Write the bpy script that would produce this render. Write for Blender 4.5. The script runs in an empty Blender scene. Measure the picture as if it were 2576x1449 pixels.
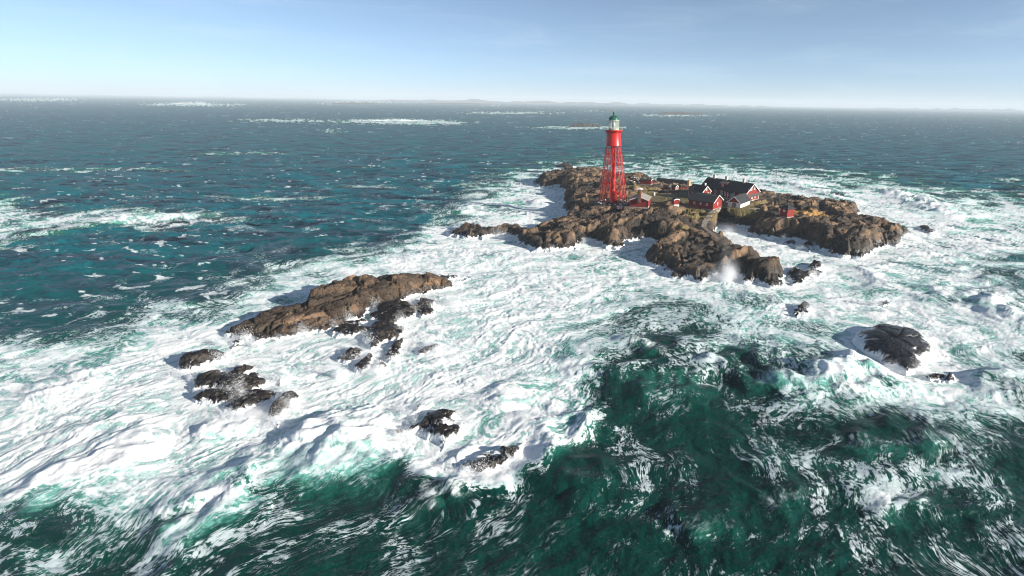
import bpy, math, random
import numpy as np
from mathutils import Matrix, Vector

# ---------------------------------------------------------------- camera, sky, sun, exposure
D_W, D_H = 2576.0, 1449.0                 # working pixel frame in which positions were read
FOC, PPX, PPY = 1306.0, 1545.0, 724.5     # focal length and principal point in that frame
CAM_H = 41.4
PITCH, ROLL = math.radians(19.7), math.radians(0.95)
fwd = np.array([0, math.cos(PITCH), -math.sin(PITCH)])
r0 = np.array([1.0, 0, 0]); u0 = np.cross(r0, fwd)
RGT = r0 * math.cos(ROLL) + u0 * math.sin(ROLL)
UPV = u0 * math.cos(ROLL) - r0 * math.sin(ROLL)
CAM = np.array([0, 0, CAM_H])

scene = bpy.context.scene
COL = scene.collection
cam_data = bpy.data.cameras.new('camera')
cam_data.sensor_width = 36.0
cam_data.lens = 36.0 * FOC / D_W
cam_data.shift_x = -(PPX - D_W / 2) / D_W
cam_data.clip_start, cam_data.clip_end = 0.5, 60000
cam = bpy.data.objects.new('camera', cam_data)
COL.objects.link(cam)
m = Matrix.Identity(4)
for i in range(3):
    m[i][0], m[i][1], m[i][2], m[i][3] = RGT[i], UPV[i], -fwd[i], CAM[i]
cam.matrix_world = m
scene.camera = cam

SUN_AZ, SUN_EL = math.radians(111), math.radians(17)
world = bpy.data.worlds.new('World'); scene.world = world
world.use_nodes = True
wn = world.node_tree.nodes; wl = world.node_tree.links
sky = wn.new('ShaderNodeTexSky'); sky.sky_type = 'NISHITA'; sky.sun_disc = False
sky.sun_elevation = SUN_EL; sky.sun_rotation = SUN_AZ
sky.altitude = 40; sky.air_density = 0.5; sky.dust_density = 0.3; sky.ozone_density = 4.0
hs = wn.new('ShaderNodeHueSaturation'); hs.inputs['Saturation'].default_value = 0.82; hs.inputs['Hue'].default_value = 0.488
wl.new(sky.outputs[0], hs.inputs['Color']); 
tc = wn.new('ShaderNodeTexCoord'); smp = wn.new('ShaderNodeMapping'); smp.inputs['Scale'].default_value = (1.0, 1.0, 9.0)
wl.new(tc.outputs['Generated'], smp.inputs[0])
cn = wn.new('ShaderNodeTexNoise'); cn.inputs['Scale'].default_value = 3.2; cn.inputs['Detail'].default_value = 6; cn.inputs['Roughness'].default_value = 0.6; cn.inputs['Distortion'].default_value = 0.6
wl.new(smp.outputs[0], cn.inputs['Vector'])
cr = wn.new('ShaderNodeMapRange'); cr.interpolation_type = 'SMOOTHSTEP'; cr.inputs[1].default_value = 0.45; cr.inputs[2].default_value = 0.80; cr.inputs[4].default_value = 0.11
wl.new(cn.outputs['Fac'], cr.inputs[0])
cm = wn.new('ShaderNodeMix'); cm.data_type = 'RGBA'; cm.inputs[7].default_value = (8.0, 8.6, 9.2, 1)      # thin veils of cloud
wl.new(cr.outputs[0], cm.inputs[0]); wl.new(hs.outputs[0], cm.inputs[6]); wl.new(cm.outputs[2], wn['Background'].inputs['Color'])
wn['Background'].inputs['Strength'].default_value = 0.070

sun_d = bpy.data.lights.new('sun', 'SUN'); sun_d.energy = 5.0; sun_d.angle = math.radians(0.5)
sun_d.color = (1.0, 0.92, 0.81)
sun = bpy.data.objects.new('sun', sun_d); COL.objects.link(sun)
to_sun = Vector((math.sin(SUN_AZ) * math.cos(SUN_EL), math.cos(SUN_AZ) * math.cos(SUN_EL), math.sin(SUN_EL)))
sun.rotation_euler = to_sun.to_track_quat('Z', 'Y').to_euler()
sun.location = (150, -50, 120)

vs = scene.view_settings
vs.view_transform = 'Standard'; vs.look = 'None'; vs.gamma = 1.0; vs.use_curve_mapping = False
vs.exposure = 1.05
scene.render.engine = 'CYCLES'
scene.cycles.use_denoising = True
scene.cycles.filter_width = 1.1
scene.cycles.max_bounces = 6
scene.cycles.volume_bounces = 2
scene.cycles.sample_clamp_indirect = 4

# ---------------------------------------------------------------- helpers: pixels, noise, meshes
def P(x, y, z=0.0):
    """pixel of the working frame -> point on the level z"""
    d = fwd * FOC + RGT * (x - PPX) - UPV * (y - PPY)
    return CAM + d * ((z - CAM_H) / d[2])

def to_px(X, Y, Z=0.0):
    vx, vy, vz = X - CAM[0], Y - CAM[1], Z - CAM[2]
    k = FOC / (vx * fwd[0] + vy * fwd[1] + vz * fwd[2])
    return (PPX + (vx * RGT[0] + vy * RGT[1] + vz * RGT[2]) * k,
            PPY - (vx * UPV[0] + vy * UPV[1] + vz * UPV[2]) * k)

rng = np.random.default_rng(7)
PERM = rng.permutation(256).astype(np.int32)
ang = rng.uniform(0, 2 * np.pi, 256)
GX, GY = np.cos(ang).astype(np.float32), np.sin(ang).astype(np.float32)
RND = rng.uniform(0, 1, (256, 4)).astype(np.float32)

def pn(x, y, seed=0):
    """gradient noise, about -1..1"""
    x = np.asarray(x, np.float32); y = np.asarray(y, np.float32)
    xf = np.floor(x); yf = np.floor(y)
    xi = xf.astype(np.int32); yi = yf.astype(np.int32)
    fx = x - xf; fy = y - yf
    a0 = PERM[(xi + seed * 37) & 255]; a1 = PERM[(xi + 1 + seed * 37) & 255]
    def g(a, yy, dx, dy):
        h = PERM[(a + yy) & 255]
        return GX[h] * dx + GY[h] * dy
    u = fx * fx * fx * (fx * (fx * 6 - 15) + 10)
    v = fy * fy * fy * (fy * (fy * 6 - 15) + 10)
    n0 = g(a0, yi, fx, fy); n1 = g(a1, yi, fx - 1, fy)
    n2 = g(a0, yi + 1, fx, fy - 1); n3 = g(a1, yi + 1, fx - 1, fy - 1)
    n0 += u * (n1 - n0); n2 += u * (n3 - n2)
    return (n0 + v * (n2 - n0)) * 1.5

def fbm(x, y, octaves=4, seed=0, gain=0.5):
    s = 0; a = 1.0
    for o in range(octaves):
        s = s + a * pn(x, y, seed + o); a *= gain; x = x * 2.03 + 17.1; y = y * 2.03 - 9.7
    return s

def cells(x, y, seed=0, jit=0.9):
    """voronoi: returns (distance to border, random per cell x3, offset from the cell point)"""
    x = np.asarray(x, np.float32); y = np.asarray(y, np.float32)
    xi = np.floor(x).astype(np.int32); yi = np.floor(y).astype(np.int32)
    f1 = np.full(x.shape, 9e9, np.float32); f2 = f1.copy()
    ids = np.zeros(x.shape, np.int32); ox = np.zeros_like(f1); oy = np.zeros_like(f1)
    for dx in (-1, 0, 1):
        for dy in (-1, 0, 1):
            cx = xi + dx; cy = yi + dy
            h = PERM[(PERM[(cx + seed * 31) & 255] + cy) & 255]
            px = cx + 0.5 + (RND[h, 0] - 0.5) * jit - x
            py = cy + 0.5 + (RND[h, 1] - 0.5) * jit - y
            d = np.sqrt(px * px + py * py)
            near = d < f1
            f2 = np.where(near, f1, np.minimum(f2, d))
            f1 = np.where(near, d, f1)
            ids = np.where(near, h, ids); ox = np.where(near, -px, ox); oy = np.where(near, -py, oy)
    k = PERM[ids]
    return f2 - f1, RND[ids, 2], RND[ids, 3], RND[k, 0], ox, oy

def sstep(a, b, x):
    t = np.clip((x - a) / (b - a), 0, 1)
    return t * t * (3 - 2 * t)

def poly_sd(X, Y, poly):
    """signed distance to a polygon, positive inside"""
    poly = np.asarray(poly, np.float64); n = len(poly)
    d2 = np.full(X.shape, 1e18); inside = np.zeros(X.shape, bool)
    for i in range(n):
        ax, ay = poly[i]; bx, by = poly[(i + 1) % n]
        ex, ey = bx - ax, by - ay; L = ex * ex + ey * ey + 1e-12
        t = np.clip(((X - ax) * ex + (Y - ay) * ey) / L, 0, 1)
        dx = X - ax - t * ex; dy = Y - ay - t * ey
        d2 = np.minimum(d2, dx * dx + dy * dy)
        c = (ay > Y) != (by > Y)
        with np.errstate(divide='ignore', invalid='ignore'):
            inside ^= c & (X < ex * (Y - ay) / (by - ay + 1e-15) + ax)
    d = np.sqrt(d2)
    return np.where(inside, d, -d)

def line_d(X, Y, pts):
    """distance to a polyline, side (positive on the right hand of travel) and 0..1 along it"""
    pts = np.asarray(pts, np.float64)
    seg = np.hypot(*(pts[1:] - pts[:-1]).T); acc = np.concatenate([[0], np.cumsum(seg)]); tot = acc[-1]
    best = np.full(X.shape, 1e18); side = np.zeros(X.shape); along = np.zeros(X.shape)
    for i in range(len(pts) - 1):
        ax, ay = pts[i]; ex, ey = pts[i + 1] - pts[i]; L = ex * ex + ey * ey + 1e-12
        t = np.clip(((X - ax) * ex + (Y - ay) * ey) / L, 0, 1)
        dx = X - ax - t * ex; dy = Y - ay - t * ey
        d2 = dx * dx + dy * dy
        b = d2 < best
        best = np.where(b, d2, best)
        side = np.where(b, np.sign(dx * ey - dy * ex), side)
        along = np.where(b, (acc[i] + t * seg[i]) / tot, along)
    return np.sqrt(best) * side, along

def tps(X, Y, ctrl, reg=0.02):
    """smooth surface through control heights"""
    c = np.asarray(ctrl, np.float64); n = len(c); s = 30.0
    def U(r2): return 0.5 * r2 * np.log(r2 + 1e-9)
    A = np.zeros((n + 3, n + 3))
    r2 = ((c[:, None, :2] - c[None, :, :2]) ** 2).sum(-1) / s ** 2
    A[:n, :n] = U(r2) + np.eye(n) * reg
    A[:n, n] = 1; A[:n, n + 1:] = c[:, :2] / s; A[n, :n] = 1; A[n + 1:, :n] = c[:, :2].T / s
    w = np.linalg.solve(A, np.concatenate([c[:, 2], [0, 0, 0]]))
    out = w[n] + w[n + 1] * X / s + w[n + 2] * Y / s
    for i in range(n):
        out = out + w[i] * U(((X - c[i, 0]) ** 2 + (Y - c[i, 1]) ** 2) / s ** 2)
    return out

def grid_mesh(name, X, Y, Z, attrs=None, keep=None, smooth=True):
    """regular grid (rows, cols) of points -> mesh"""
    nr, nc = X.shape
    co = np.stack([X, Y, Z], -1).reshape(-1, 3).astype(np.float32)
    idx = np.arange(nr * nc).reshape(nr, nc)
    q = np.stack([idx[:-1, :-1], idx[:-1, 1:], idx[1:, 1:], idx[1:, :-1]], -1).reshape(-1, 4)
    if keep is not None:
        q = q[keep.reshape(-1)[q].any(1)]
        used = np.unique(q); mp = np.full(nr * nc, -1); mp[used] = np.arange(len(used))
        q = mp[q]; co = co[used]
        attrs = {k: v.reshape(-1)[used] for k, v in (attrs or {}).items()}
    me = bpy.data.meshes.new(name)
    me.vertices.add(len(co)); me.vertices.foreach_set('co', co.ravel())
    me.loops.add(q.size); me.loops.foreach_set('vertex_index', q.ravel().astype(np.int32))
    me.polygons.add(len(q))
    me.polygons.foreach_set('loop_start', np.arange(0, q.size, 4, dtype=np.int32))
    me.polygons.foreach_set('use_smooth', np.full(len(q), smooth))
    for k, v in (attrs or {}).items():
        a = me.attributes.new(k, 'FLOAT', 'POINT')
        a.data.foreach_set('value', np.ascontiguousarray(v.reshape(-1), np.float32))
    me.update(calc_edges=True)
    return me

def link(name, me, mat=None, parent=None, loc=None):
    o = bpy.data.objects.new(name, me); COL.objects.link(o)
    if mat is not None and me is not None and not me.materials:
        me.materials.append(mat)
    if parent is not None: o.parent = parent
    if loc is not None: o.location = loc
    return o

def tag(o, label=None, cat=None, group=None, kind=None):
    if label: o['label'] = label
    if cat: o['category'] = cat
    if group: o['group'] = group
    if kind: o['kind'] = kind
    return o

# ---------------------------------------------------------------- materials
class NT:
    def __init__(self, name):
        self.m = bpy.data.materials.new(name); self.m.use_nodes = True
        self.t = self.m.node_tree; self.n = self.t.nodes; self.l = self.t.links
        self.b = self.n['Principled BSDF']; self.out = self.n['Material Output']
    def add(self, kind, **kw):
        nd = self.n.new(kind)
        for k, v in kw.items():
            if hasattr(nd, k): setattr(nd, k, v)
        return nd
    def set(self, sock, v):
        if hasattr(v, 'bl_idname') or isinstance(v, bpy.types.NodeSocket): self.l.new(v, sock)
        else: sock.default_value = v
    def math(self, op, a, b=0.0, c=0.0, clamp=False):
        nd = self.n.new('ShaderNodeMath'); nd.operation = op; nd.use_clamp = clamp
        self.set(nd.inputs[0], a); self.set(nd.inputs[1], b); self.set(nd.inputs[2], c)
        return nd.outputs[0]
    def ramp(self, x, a, b, lo=0.0, hi=1.0):
        nd = self.n.new('ShaderNodeMapRange'); nd.interpolation_type = 'SMOOTHSTEP'
        self.set(nd.inputs[0], x); self.set(nd.inputs[1], a); self.set(nd.inputs[2], b)
        self.set(nd.inputs[3], lo); self.set(nd.inputs[4], hi)
        return nd.outputs[0]
    def mix(self, f, a, b):
        nd = self.n.new('ShaderNodeMix'); nd.data_type = 'RGBA'
        self.set(nd.inputs[0], f)
        for s, v in ((nd.inputs[6], a), (nd.inputs[7], b)):
            if isinstance(v, tuple): s.default_value = (*v, 1)
            else: self.l.new(v, s)
        return nd.outputs[2]
    def pos(self):
        return self.n.new('ShaderNodeNewGeometry').outputs['Position']
    def objco(self):
        return self.n.new('ShaderNodeTexCoord').outputs['Object']
    def noise(self, co, scale, detail=4, rough=0.55, dist=0.0, stretch=None):
        if stretch:
            mp = self.n.new('ShaderNodeMapping'); mp.inputs['Scale'].default_value = stretch
            self.l.new(co, mp.inputs[0]); co = mp.outputs[0]
        nd = self.n.new('ShaderNodeTexNoise')
        self.l.new(co, nd.inputs['Vector'])
        nd.inputs['Scale'].default_value = scale; nd.inputs['Detail'].default_value = detail
        nd.inputs['Roughness'].default_value = rough; nd.inputs['Distortion'].default_value = dist
        return nd.outputs['Fac']
    def attr(self, name):
        nd = self.n.new('ShaderNodeAttribute'); nd.attribute_name = name
        return nd.outputs['Fac']
    def bump(self, h, strength, dist):
        nd = self.n.new('ShaderNodeBump'); nd.inputs['Strength'].default_value = strength
        nd.inputs['Distance'].default_value = dist; self.l.new(h, nd.inputs['Height'])
        return nd.outputs[0]

def mat_sea():
    t = NT('sea_water_and_foam'); p = t.pos(); t.n.remove(t.b)
    foam = t.attr('foam'); aer_glow = t.attr('aer_glow'); off = t.attr('offshore')
    n1 = t.noise(p, 2.4, 7, 0.68, 0.8)
    n2 = t.noise(p, 0.28, 4, 0.55)
    fine = t.math('SUBTRACT', n1, 0.5)
    # torn foam threads: isolines of stretched noise in four directions, weighted by the local drift
    w4 = t.n.new('ShaderNodeAttribute'); w4.attribute_name = 'drift'
    wsep = t.n.new('ShaderNodeSeparateColor'); t.l.new(w4.outputs['Color'], wsep.inputs[0])
    ws = [wsep.outputs[0], wsep.outputs[1], wsep.outputs[2], w4.outputs['Alpha']]
    fc = t.n.new('ShaderNodeAttribute'); fc.attribute_name = 'foamco'
    acc = None; acc2 = None
    for k in range(4):
        mp_ = t.n.new('ShaderNodeMapping'); mp_.vector_type = 'TEXTURE'
        mp_.inputs['Rotation'].default_value = (0, 0, k * math.pi / 4); mp_.inputs['Scale'].default_value = (3.4, 1.0, 1.0)
        t.l.new(fc.outputs['Vector'], mp_.inputs[0])
        n_ = t.noise(mp_.outputs[0], 1.7, 6, 0.66, 0.5)
        n_.node.inputs['Scale'].default_value = 1.7 + 0.1 * k
        li = t.math('ABSOLUTE', t.math('SUBTRACT', n_, 0.5))
        acc = t.math('MULTIPLY', li, ws[k]) if acc is None else t.math('ADD', acc, t.math('MULTIPLY', li, ws[k]))
        acc2 = t.math('MULTIPLY', n_, ws[k]) if acc2 is None else t.math('ADD', acc2, t.math('MULTIPLY', n_, ws[k]))
    cov = t.attr('cover')
    br = t.ramp(t.noise(p, 1.1, 4, 0.6, 0.4), 0.36, 0.64, 0.15, 1.7)
    tau = t.math('MULTIPLY', t.math('MULTIPLY', cov, 0.135), br)
    dd = t.math('DIVIDE', acc, t.math('ADD', tau, 0.004))
    thread = t.math('MULTIPLY', t.ramp(dd, 0.35, 1.15, 1.0, 0.0), t.ramp(cov, 0.02, 0.25))
    f = t.math('ADD', t.math('ADD', foam, t.math('MULTIPLY', fine, 0.55)), t.math('MULTIPLY', t.math('SUBTRACT', acc2, 0.5), t.ramp(foam, 0.05, 0.5, 0.0, 2.5)))
    mask = t.math('MAXIMUM', t.ramp(f, 0.16, 1.02), t.math('MULTIPLY', thread, 0.85))
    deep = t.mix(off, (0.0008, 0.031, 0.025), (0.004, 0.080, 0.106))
    a2 = t.math('ADD', aer_glow, t.math('MULTIPLY', fine, 0.25))
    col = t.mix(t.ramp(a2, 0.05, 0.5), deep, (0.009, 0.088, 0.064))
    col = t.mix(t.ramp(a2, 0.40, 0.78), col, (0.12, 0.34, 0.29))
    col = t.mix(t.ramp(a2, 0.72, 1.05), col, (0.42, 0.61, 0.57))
    hb = t.math('ADD', t.noise(p, 0.55, 6, 0.6, 0.3), t.math('MULTIPLY', n2, 2.0))
    nb = t.bump(hb, 0.55, 0.7)
    # wavelets too small for the mesh tilt the surface at random
    ncol = t.n.new('ShaderNodeTexNoise'); ncol.inputs['Scale'].default_value = 0.42; ncol.inputs['Detail'].default_value = 4; ncol.inputs['Roughness'].default_value = 0.6
    mp = t.n.new('ShaderNodeMapping'); mp.inputs['Scale'].default_value = (0.6, 1.2, 1); t.l.new(p, mp.inputs[0]); t.l.new(mp.outputs[0], ncol.inputs['Vector'])
    sb = t.n.new('ShaderNodeVectorMath'); sb.operation = 'SUBTRACT'; t.l.new(ncol.outputs['Color'], sb.inputs[0]); sb.inputs[1].default_value = (0.5, 0.5, 0.5)
    ml = t.n.new('ShaderNodeVectorMath'); ml.operation = 'MULTIPLY'; nl = t.n.new('ShaderNodeTexNoise'); nl.inputs['Scale'].default_value = 0.085; nl.inputs['Detail'].default_value = 3; t.l.new(mp.outputs[0], nl.inputs['Vector'])
    sl_ = t.n.new('ShaderNodeVectorMath'); sl_.operation = 'SUBTRACT'; t.l.new(nl.outputs['Color'], sl_.inputs[0]); sl_.inputs[1].default_value = (0.5, 0.5, 0.5)
    s2_ = t.n.new('ShaderNodeVectorMath'); s2_.operation = 'ADD'; t.l.new(sb.outputs[0], s2_.inputs[0]); t.l.new(sl_.outputs[0], s2_.inputs[1])
    t.l.new(s2_.outputs[0], ml.inputs[0])
    cx = t.n.new('ShaderNodeCombineXYZ'); k = t.math('ADD', 0.25, t.math('MULTIPLY', off, 2.2)); t.l.new(k, cx.inputs[0]); t.l.new(k, cx.inputs[1]); t.l.new(cx.outputs[0], ml.inputs[1])
    ad = t.n.new('ShaderNodeVectorMath'); ad.operation = 'ADD'; t.l.new(nb, ad.inputs[0]); t.l.new(ml.outputs[0], ad.inputs[1])
    nm = t.n.new('ShaderNodeVectorMath'); nm.operation = 'NORMALIZE'; t.l.new(ad.outputs[0], nm.inputs[0]); nrm = nm.outputs[0]
    body = t.n.new('ShaderNodeBsdfDiffuse'); t.l.new(col, body.inputs['Color']); t.l.new(nrm, body.inputs['Normal'])
    gl = t.n.new('ShaderNodeBsdfGlossy'); gl.inputs['Roughness'].default_value = 0.22; t.l.new(nrm, gl.inputs['Normal'])
    fr = t.n.new('ShaderNodeFresnel'); fr.inputs['IOR'].default_value = 1.333; t.l.new(nrm, fr.inputs['Normal'])
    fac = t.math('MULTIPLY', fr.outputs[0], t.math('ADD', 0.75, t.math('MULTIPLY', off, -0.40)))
    wat = t.n.new('ShaderNodeMixShader'); t.l.new(fac, wat.inputs[0]); t.l.new(body.outputs[0], wat.inputs[1]); t.l.new(gl.outputs[0], wat.inputs[2])
    fb = t.n.new('ShaderNodeBsdfDiffuse')
    t.l.new(t.mix(t.ramp(t.math('ADD', foam, fine), 0.35, 1.15), (0.60, 0.69, 0.71), (0.86, 0.87, 0.86)), fb.inputs['Color'])
    t.l.new(t.bump(t.noise(p, 2.2, 6, 0.65), 0.35, 0.18), fb.inputs['Normal'])
    mx = t.n.new('ShaderNodeMixShader')
    t.l.new(mask, mx.inputs[0]); t.l.new(wat.outputs[0], mx.inputs[1]); t.l.new(fb.outputs[0], mx.inputs[2])
    t.l.new(mx.outputs[0], t.out.inputs[0])
    return t.m

def mat_rock(name, tan=(0.30, 0.185, 0.105), brown=(0.034, 0.025, 0.018), grey=(0.075, 0.066, 0.057), wet=1.2, wash=0.5, wsc=0.55):
    t = NT(name); p = t.pos()
    n1 = t.noise(p, 0.16, 5, 0.6, 0.4); n2 = t.noise(p, 0.9, 6, 0.65, 0.3); n3 = t.noise(p, 3.5, 5, 0.7)
    tint = t.attr('tint'); grass = t.attr('grass')
    c = t.mix(t.ramp(t.math('ADD', t.math('MULTIPLY', n1, 0.6), t.math('MULTIPLY', tint, 0.4)), 0.46, 0.74), brown, tan)
    c = t.mix(t.math('MULTIPLY', t.ramp(n2, 0.46, 0.68), 0.7), c, grey)
    c = t.mix(t.ramp(n3, 0.34, 0.66, 0.45, 0.0), c, (0.016, 0.013, 0.010))
    vo = t.n.new('ShaderNodeTexVoronoi'); vo.feature = 'DISTANCE_TO_EDGE'; vo.inputs['Scale'].default_value = 0.55
    wp = t.n.new('ShaderNodeVectorMath'); wp.operation = 'ADD'; nc = t.n.new('ShaderNodeTexNoise'); nc.inputs['Scale'].default_value = 0.9; nc.inputs['Detail'].default_value = 3
    t.l.new(p, nc.inputs['Vector']); t.l.new(p, wp.inputs[0]); t.l.new(nc.outputs['Color'], wp.inputs[1]); t.l.new(wp.outputs[0], vo.inputs['Vector'])
    crack = t.ramp(vo.outputs['Distance'], 0.0, 0.10)
    g = t.ramp(t.math('ADD', grass, t.math('MULTIPLY', t.math('SUBTRACT', n2, 0.5), 1.4)), 0.42, 0.62)
    gc = t.mix(t.ramp(n2, 0.3, 0.7), (0.075, 0.068, 0.022), (0.17, 0.125, 0.045))
    gc = t.mix(t.ramp(t.attr('ochre'), 0.3, 0.7), gc, (0.33, 0.19, 0.06))
    c = t.mix(g, c, gc)
    sp = t.n.new('ShaderNodeSeparateXYZ'); t.l.new(p, sp.inputs[0]); z = sp.outputs[2]
    zz = t.math('SUBTRACT', z, t.math('MULTIPLY', t.math('SUBTRACT', n1, 0.5), 3.0))
    zz = t.math('SUBTRACT', zz, t.math('MULTIPLY', t.math('SUBTRACT', n2, 0.5), 1.5))
    w = t.ramp(zz, wet * 0.55, wet * 1.5, 1.0, 0.0)
    c = t.mix(t.math('MULTIPLY', w, 0.85), c, (0.012, 0.010, 0.009))
    # white water running off the lowest ledges
    fw = t.noise(p, wsc, 6, 0.6, 2.0, (1.0, 1.0, 0.3))
    wz = t.math('ADD', z, t.math('MULTIPLY', t.math('SUBTRACT', n1, 0.5), 1.6))
    fm = t.ramp(t.math('SUBTRACT', t.math('ADD', fw, t.ramp(wz, -0.2, wash * 2.6, 0.34, -0.22)), 0.0), 0.55, 0.68)
    c = t.mix(fm, c, (0.80, 0.83, 0.84))
    t.l.new(c, t.b.inputs['Base Color'])
    t.l.new(t.math('ADD', 0.85, t.math('MULTIPLY', w, -0.55)), t.b.inputs['Roughness'])
    t.b.inputs['Specular IOR Level'].default_value = 0.4
    t.l.new(t.bump(t.math('ADD', t.math('ADD', n2, t.math('MULTIPLY', n3, 0.6)), t.math('MULTIPLY', crack, 0.8)), 0.55, 0.45), t.b.inputs['Normal'])
    return t.m

# ---------------------------------------------------------------- outlines read from the picture (pixel, pixel, level)
ISLAND = [(1113,583,0),(1140,596,0),(1175,602,0),(1215,603,0),(1245,596,0),(1275,592,0),(1300,600,0),(1318,622,0),(1335,636,0),
 (1372,634,0),(1400,630,0),(1440,628,0),(1470,612,0),(1500,608,0),(1520,628,0),(1560,624,0),(1590,606,0),(1630,606,0),(1660,612,0),
 (1648,625,0),(1612,650,0),(1640,672,0),(1690,690,0),(1720,700,0),(1760,706,0),(1800,694,0),(1845,694,0),(1870,712,0),(1910,722,0),
 (1948,727,0),(1972,724,0),(1980,690,1),(1964,658,3),(1900,630,3),(1850,606,2),(1812,592,1.5),(1790,580,1),(1776,566,.5),(1790,553,.5),
 (1830,552,1),(1870,560,1),(1885,575,0),(1880,588,0),(1905,592,0),(1940,603,0),(1975,602,0),(2010,608,0),(2050,620,0),(2080,642,0),
 (2120,650,0),(2165,652,0),(2195,645,0),(2212,628,0),(2240,622,0),(2268,618,0),(2272,600,0),(2294,584,1),(2250,562,3),(2200,553,3),
 (2150,540,2),(2165,525,2),(2130,515,2.5),(2060,503,3),(2000,497,3),(1960,492,3),(1925,482,3),(1890,468,2),(1830,458,2),(1780,462,2),
 (1745,475,2),(1700,470,2),(1665,462,2),(1650,452,2.5),(1610,440,4),(1560,432,5),(1500,424,5),(1450,422,5),(1425,424,4),(1410,440,1),
 (1404,450,0),(1370,448,1.5),(1335,458,.5),(1345,468,0),(1370,474,0),(1385,470,0),(1410,468,0),(1420,490,0),(1415,500,0),(1428,515,0),
 (1418,530,0),(1425,545,0),(1412,558,1),(1370,560,2),(1330,568,2.5),(1290,566,2),(1240,562,2.5),(1200,560,2),(1170,570,1)]
ISLAND_H = [(1541,508,6),(1500,505,5.5),(1580,515,6),(1610,524,5.6),(1450,440,6),(1500,440,6.5),(1560,445,6),(1450,480,4.5),(1470,520,4),
 (1460,560,4),(1520,545,5.5),(1560,560,5),(1620,552,6),(1690,533,6.6),(1690,518,6),(1740,527,6),(1783,530,5.8),(1830,525,5.8),(1850,535,5),
 (1780,545,4.4),(1770,568,3.6),(1800,590,3.2),(1720,580,4.6),(1650,585,4.6),(1580,590,3.5),(1500,590,3.5),(1420,590,4),(1360,600,3.5),
 (1300,580,2.8),(1230,580,2.6),(1170,582,1.3),(1700,630,3.6),(1780,620,3.4),(1850,640,4.5),(1900,655,5),(1940,670,5),(1800,655,3.5),
 (1700,665,2.5),(1760,680,2),(1900,690,4.2),(1945,700,4.2),(1735,490,6),(1800,500,6),(1900,505,6),(1860,490,6),(1700,490,5.5),
 (1650,480,5),(1627,468,5),(1590,470,5.5),(1680,468,3.5),(1720,478,4),(1950,500,6),(1930,525,6),(1978,548,6),(1960,535,6.5),
 (2000,525,6.6),(2030,515,6),(2080,530,6),(2140,550,5.5),(2200,575,5),(2250,585,4.5),(2270,590,3.5),(1920,560,4),(1950,580,4),
 (2000,585,4.2),(2050,595,4.5),(2120,610,4.5),(2160,630,3.5),(2100,575,5.6),(2050,560,6),(1880,540,4.5),(1900,575,2.5),(2030,545,5.2)]
SKERRY = [(556,845,0),(590,854,0),(620,864,0),(650,871,0),(700,857,0),(760,847,0),(810,836,0),(860,822,0),(900,808,0),(930,797,0),
 (935,778,.3),(985,766,.3),(1040,752,.2),(1075,742,0),(1130,729,0),(1152,716,.3),(1130,704,1),(1090,698,1.5),(1050,689,2),(1010,683,3),
 (960,690,2.6),(900,700,2.4),(850,716,2.2),(790,734,2),(720,768,1.6),(660,793,1.2),(600,818,.8)]
SKERRY_H = [(1000,690,4.4),(960,698,4.2),(900,712,3.9),(800,748,3.3),(700,792,2.6),(620,835,1.5),(1080,712,2.6),(1120,712,1.6),(1000,735,3.2),
 (900,770,2.6),(800,800,2.2),(700,838,1.4),(950,760,2.6),(860,735,3.6),(1040,735,2)]
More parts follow.
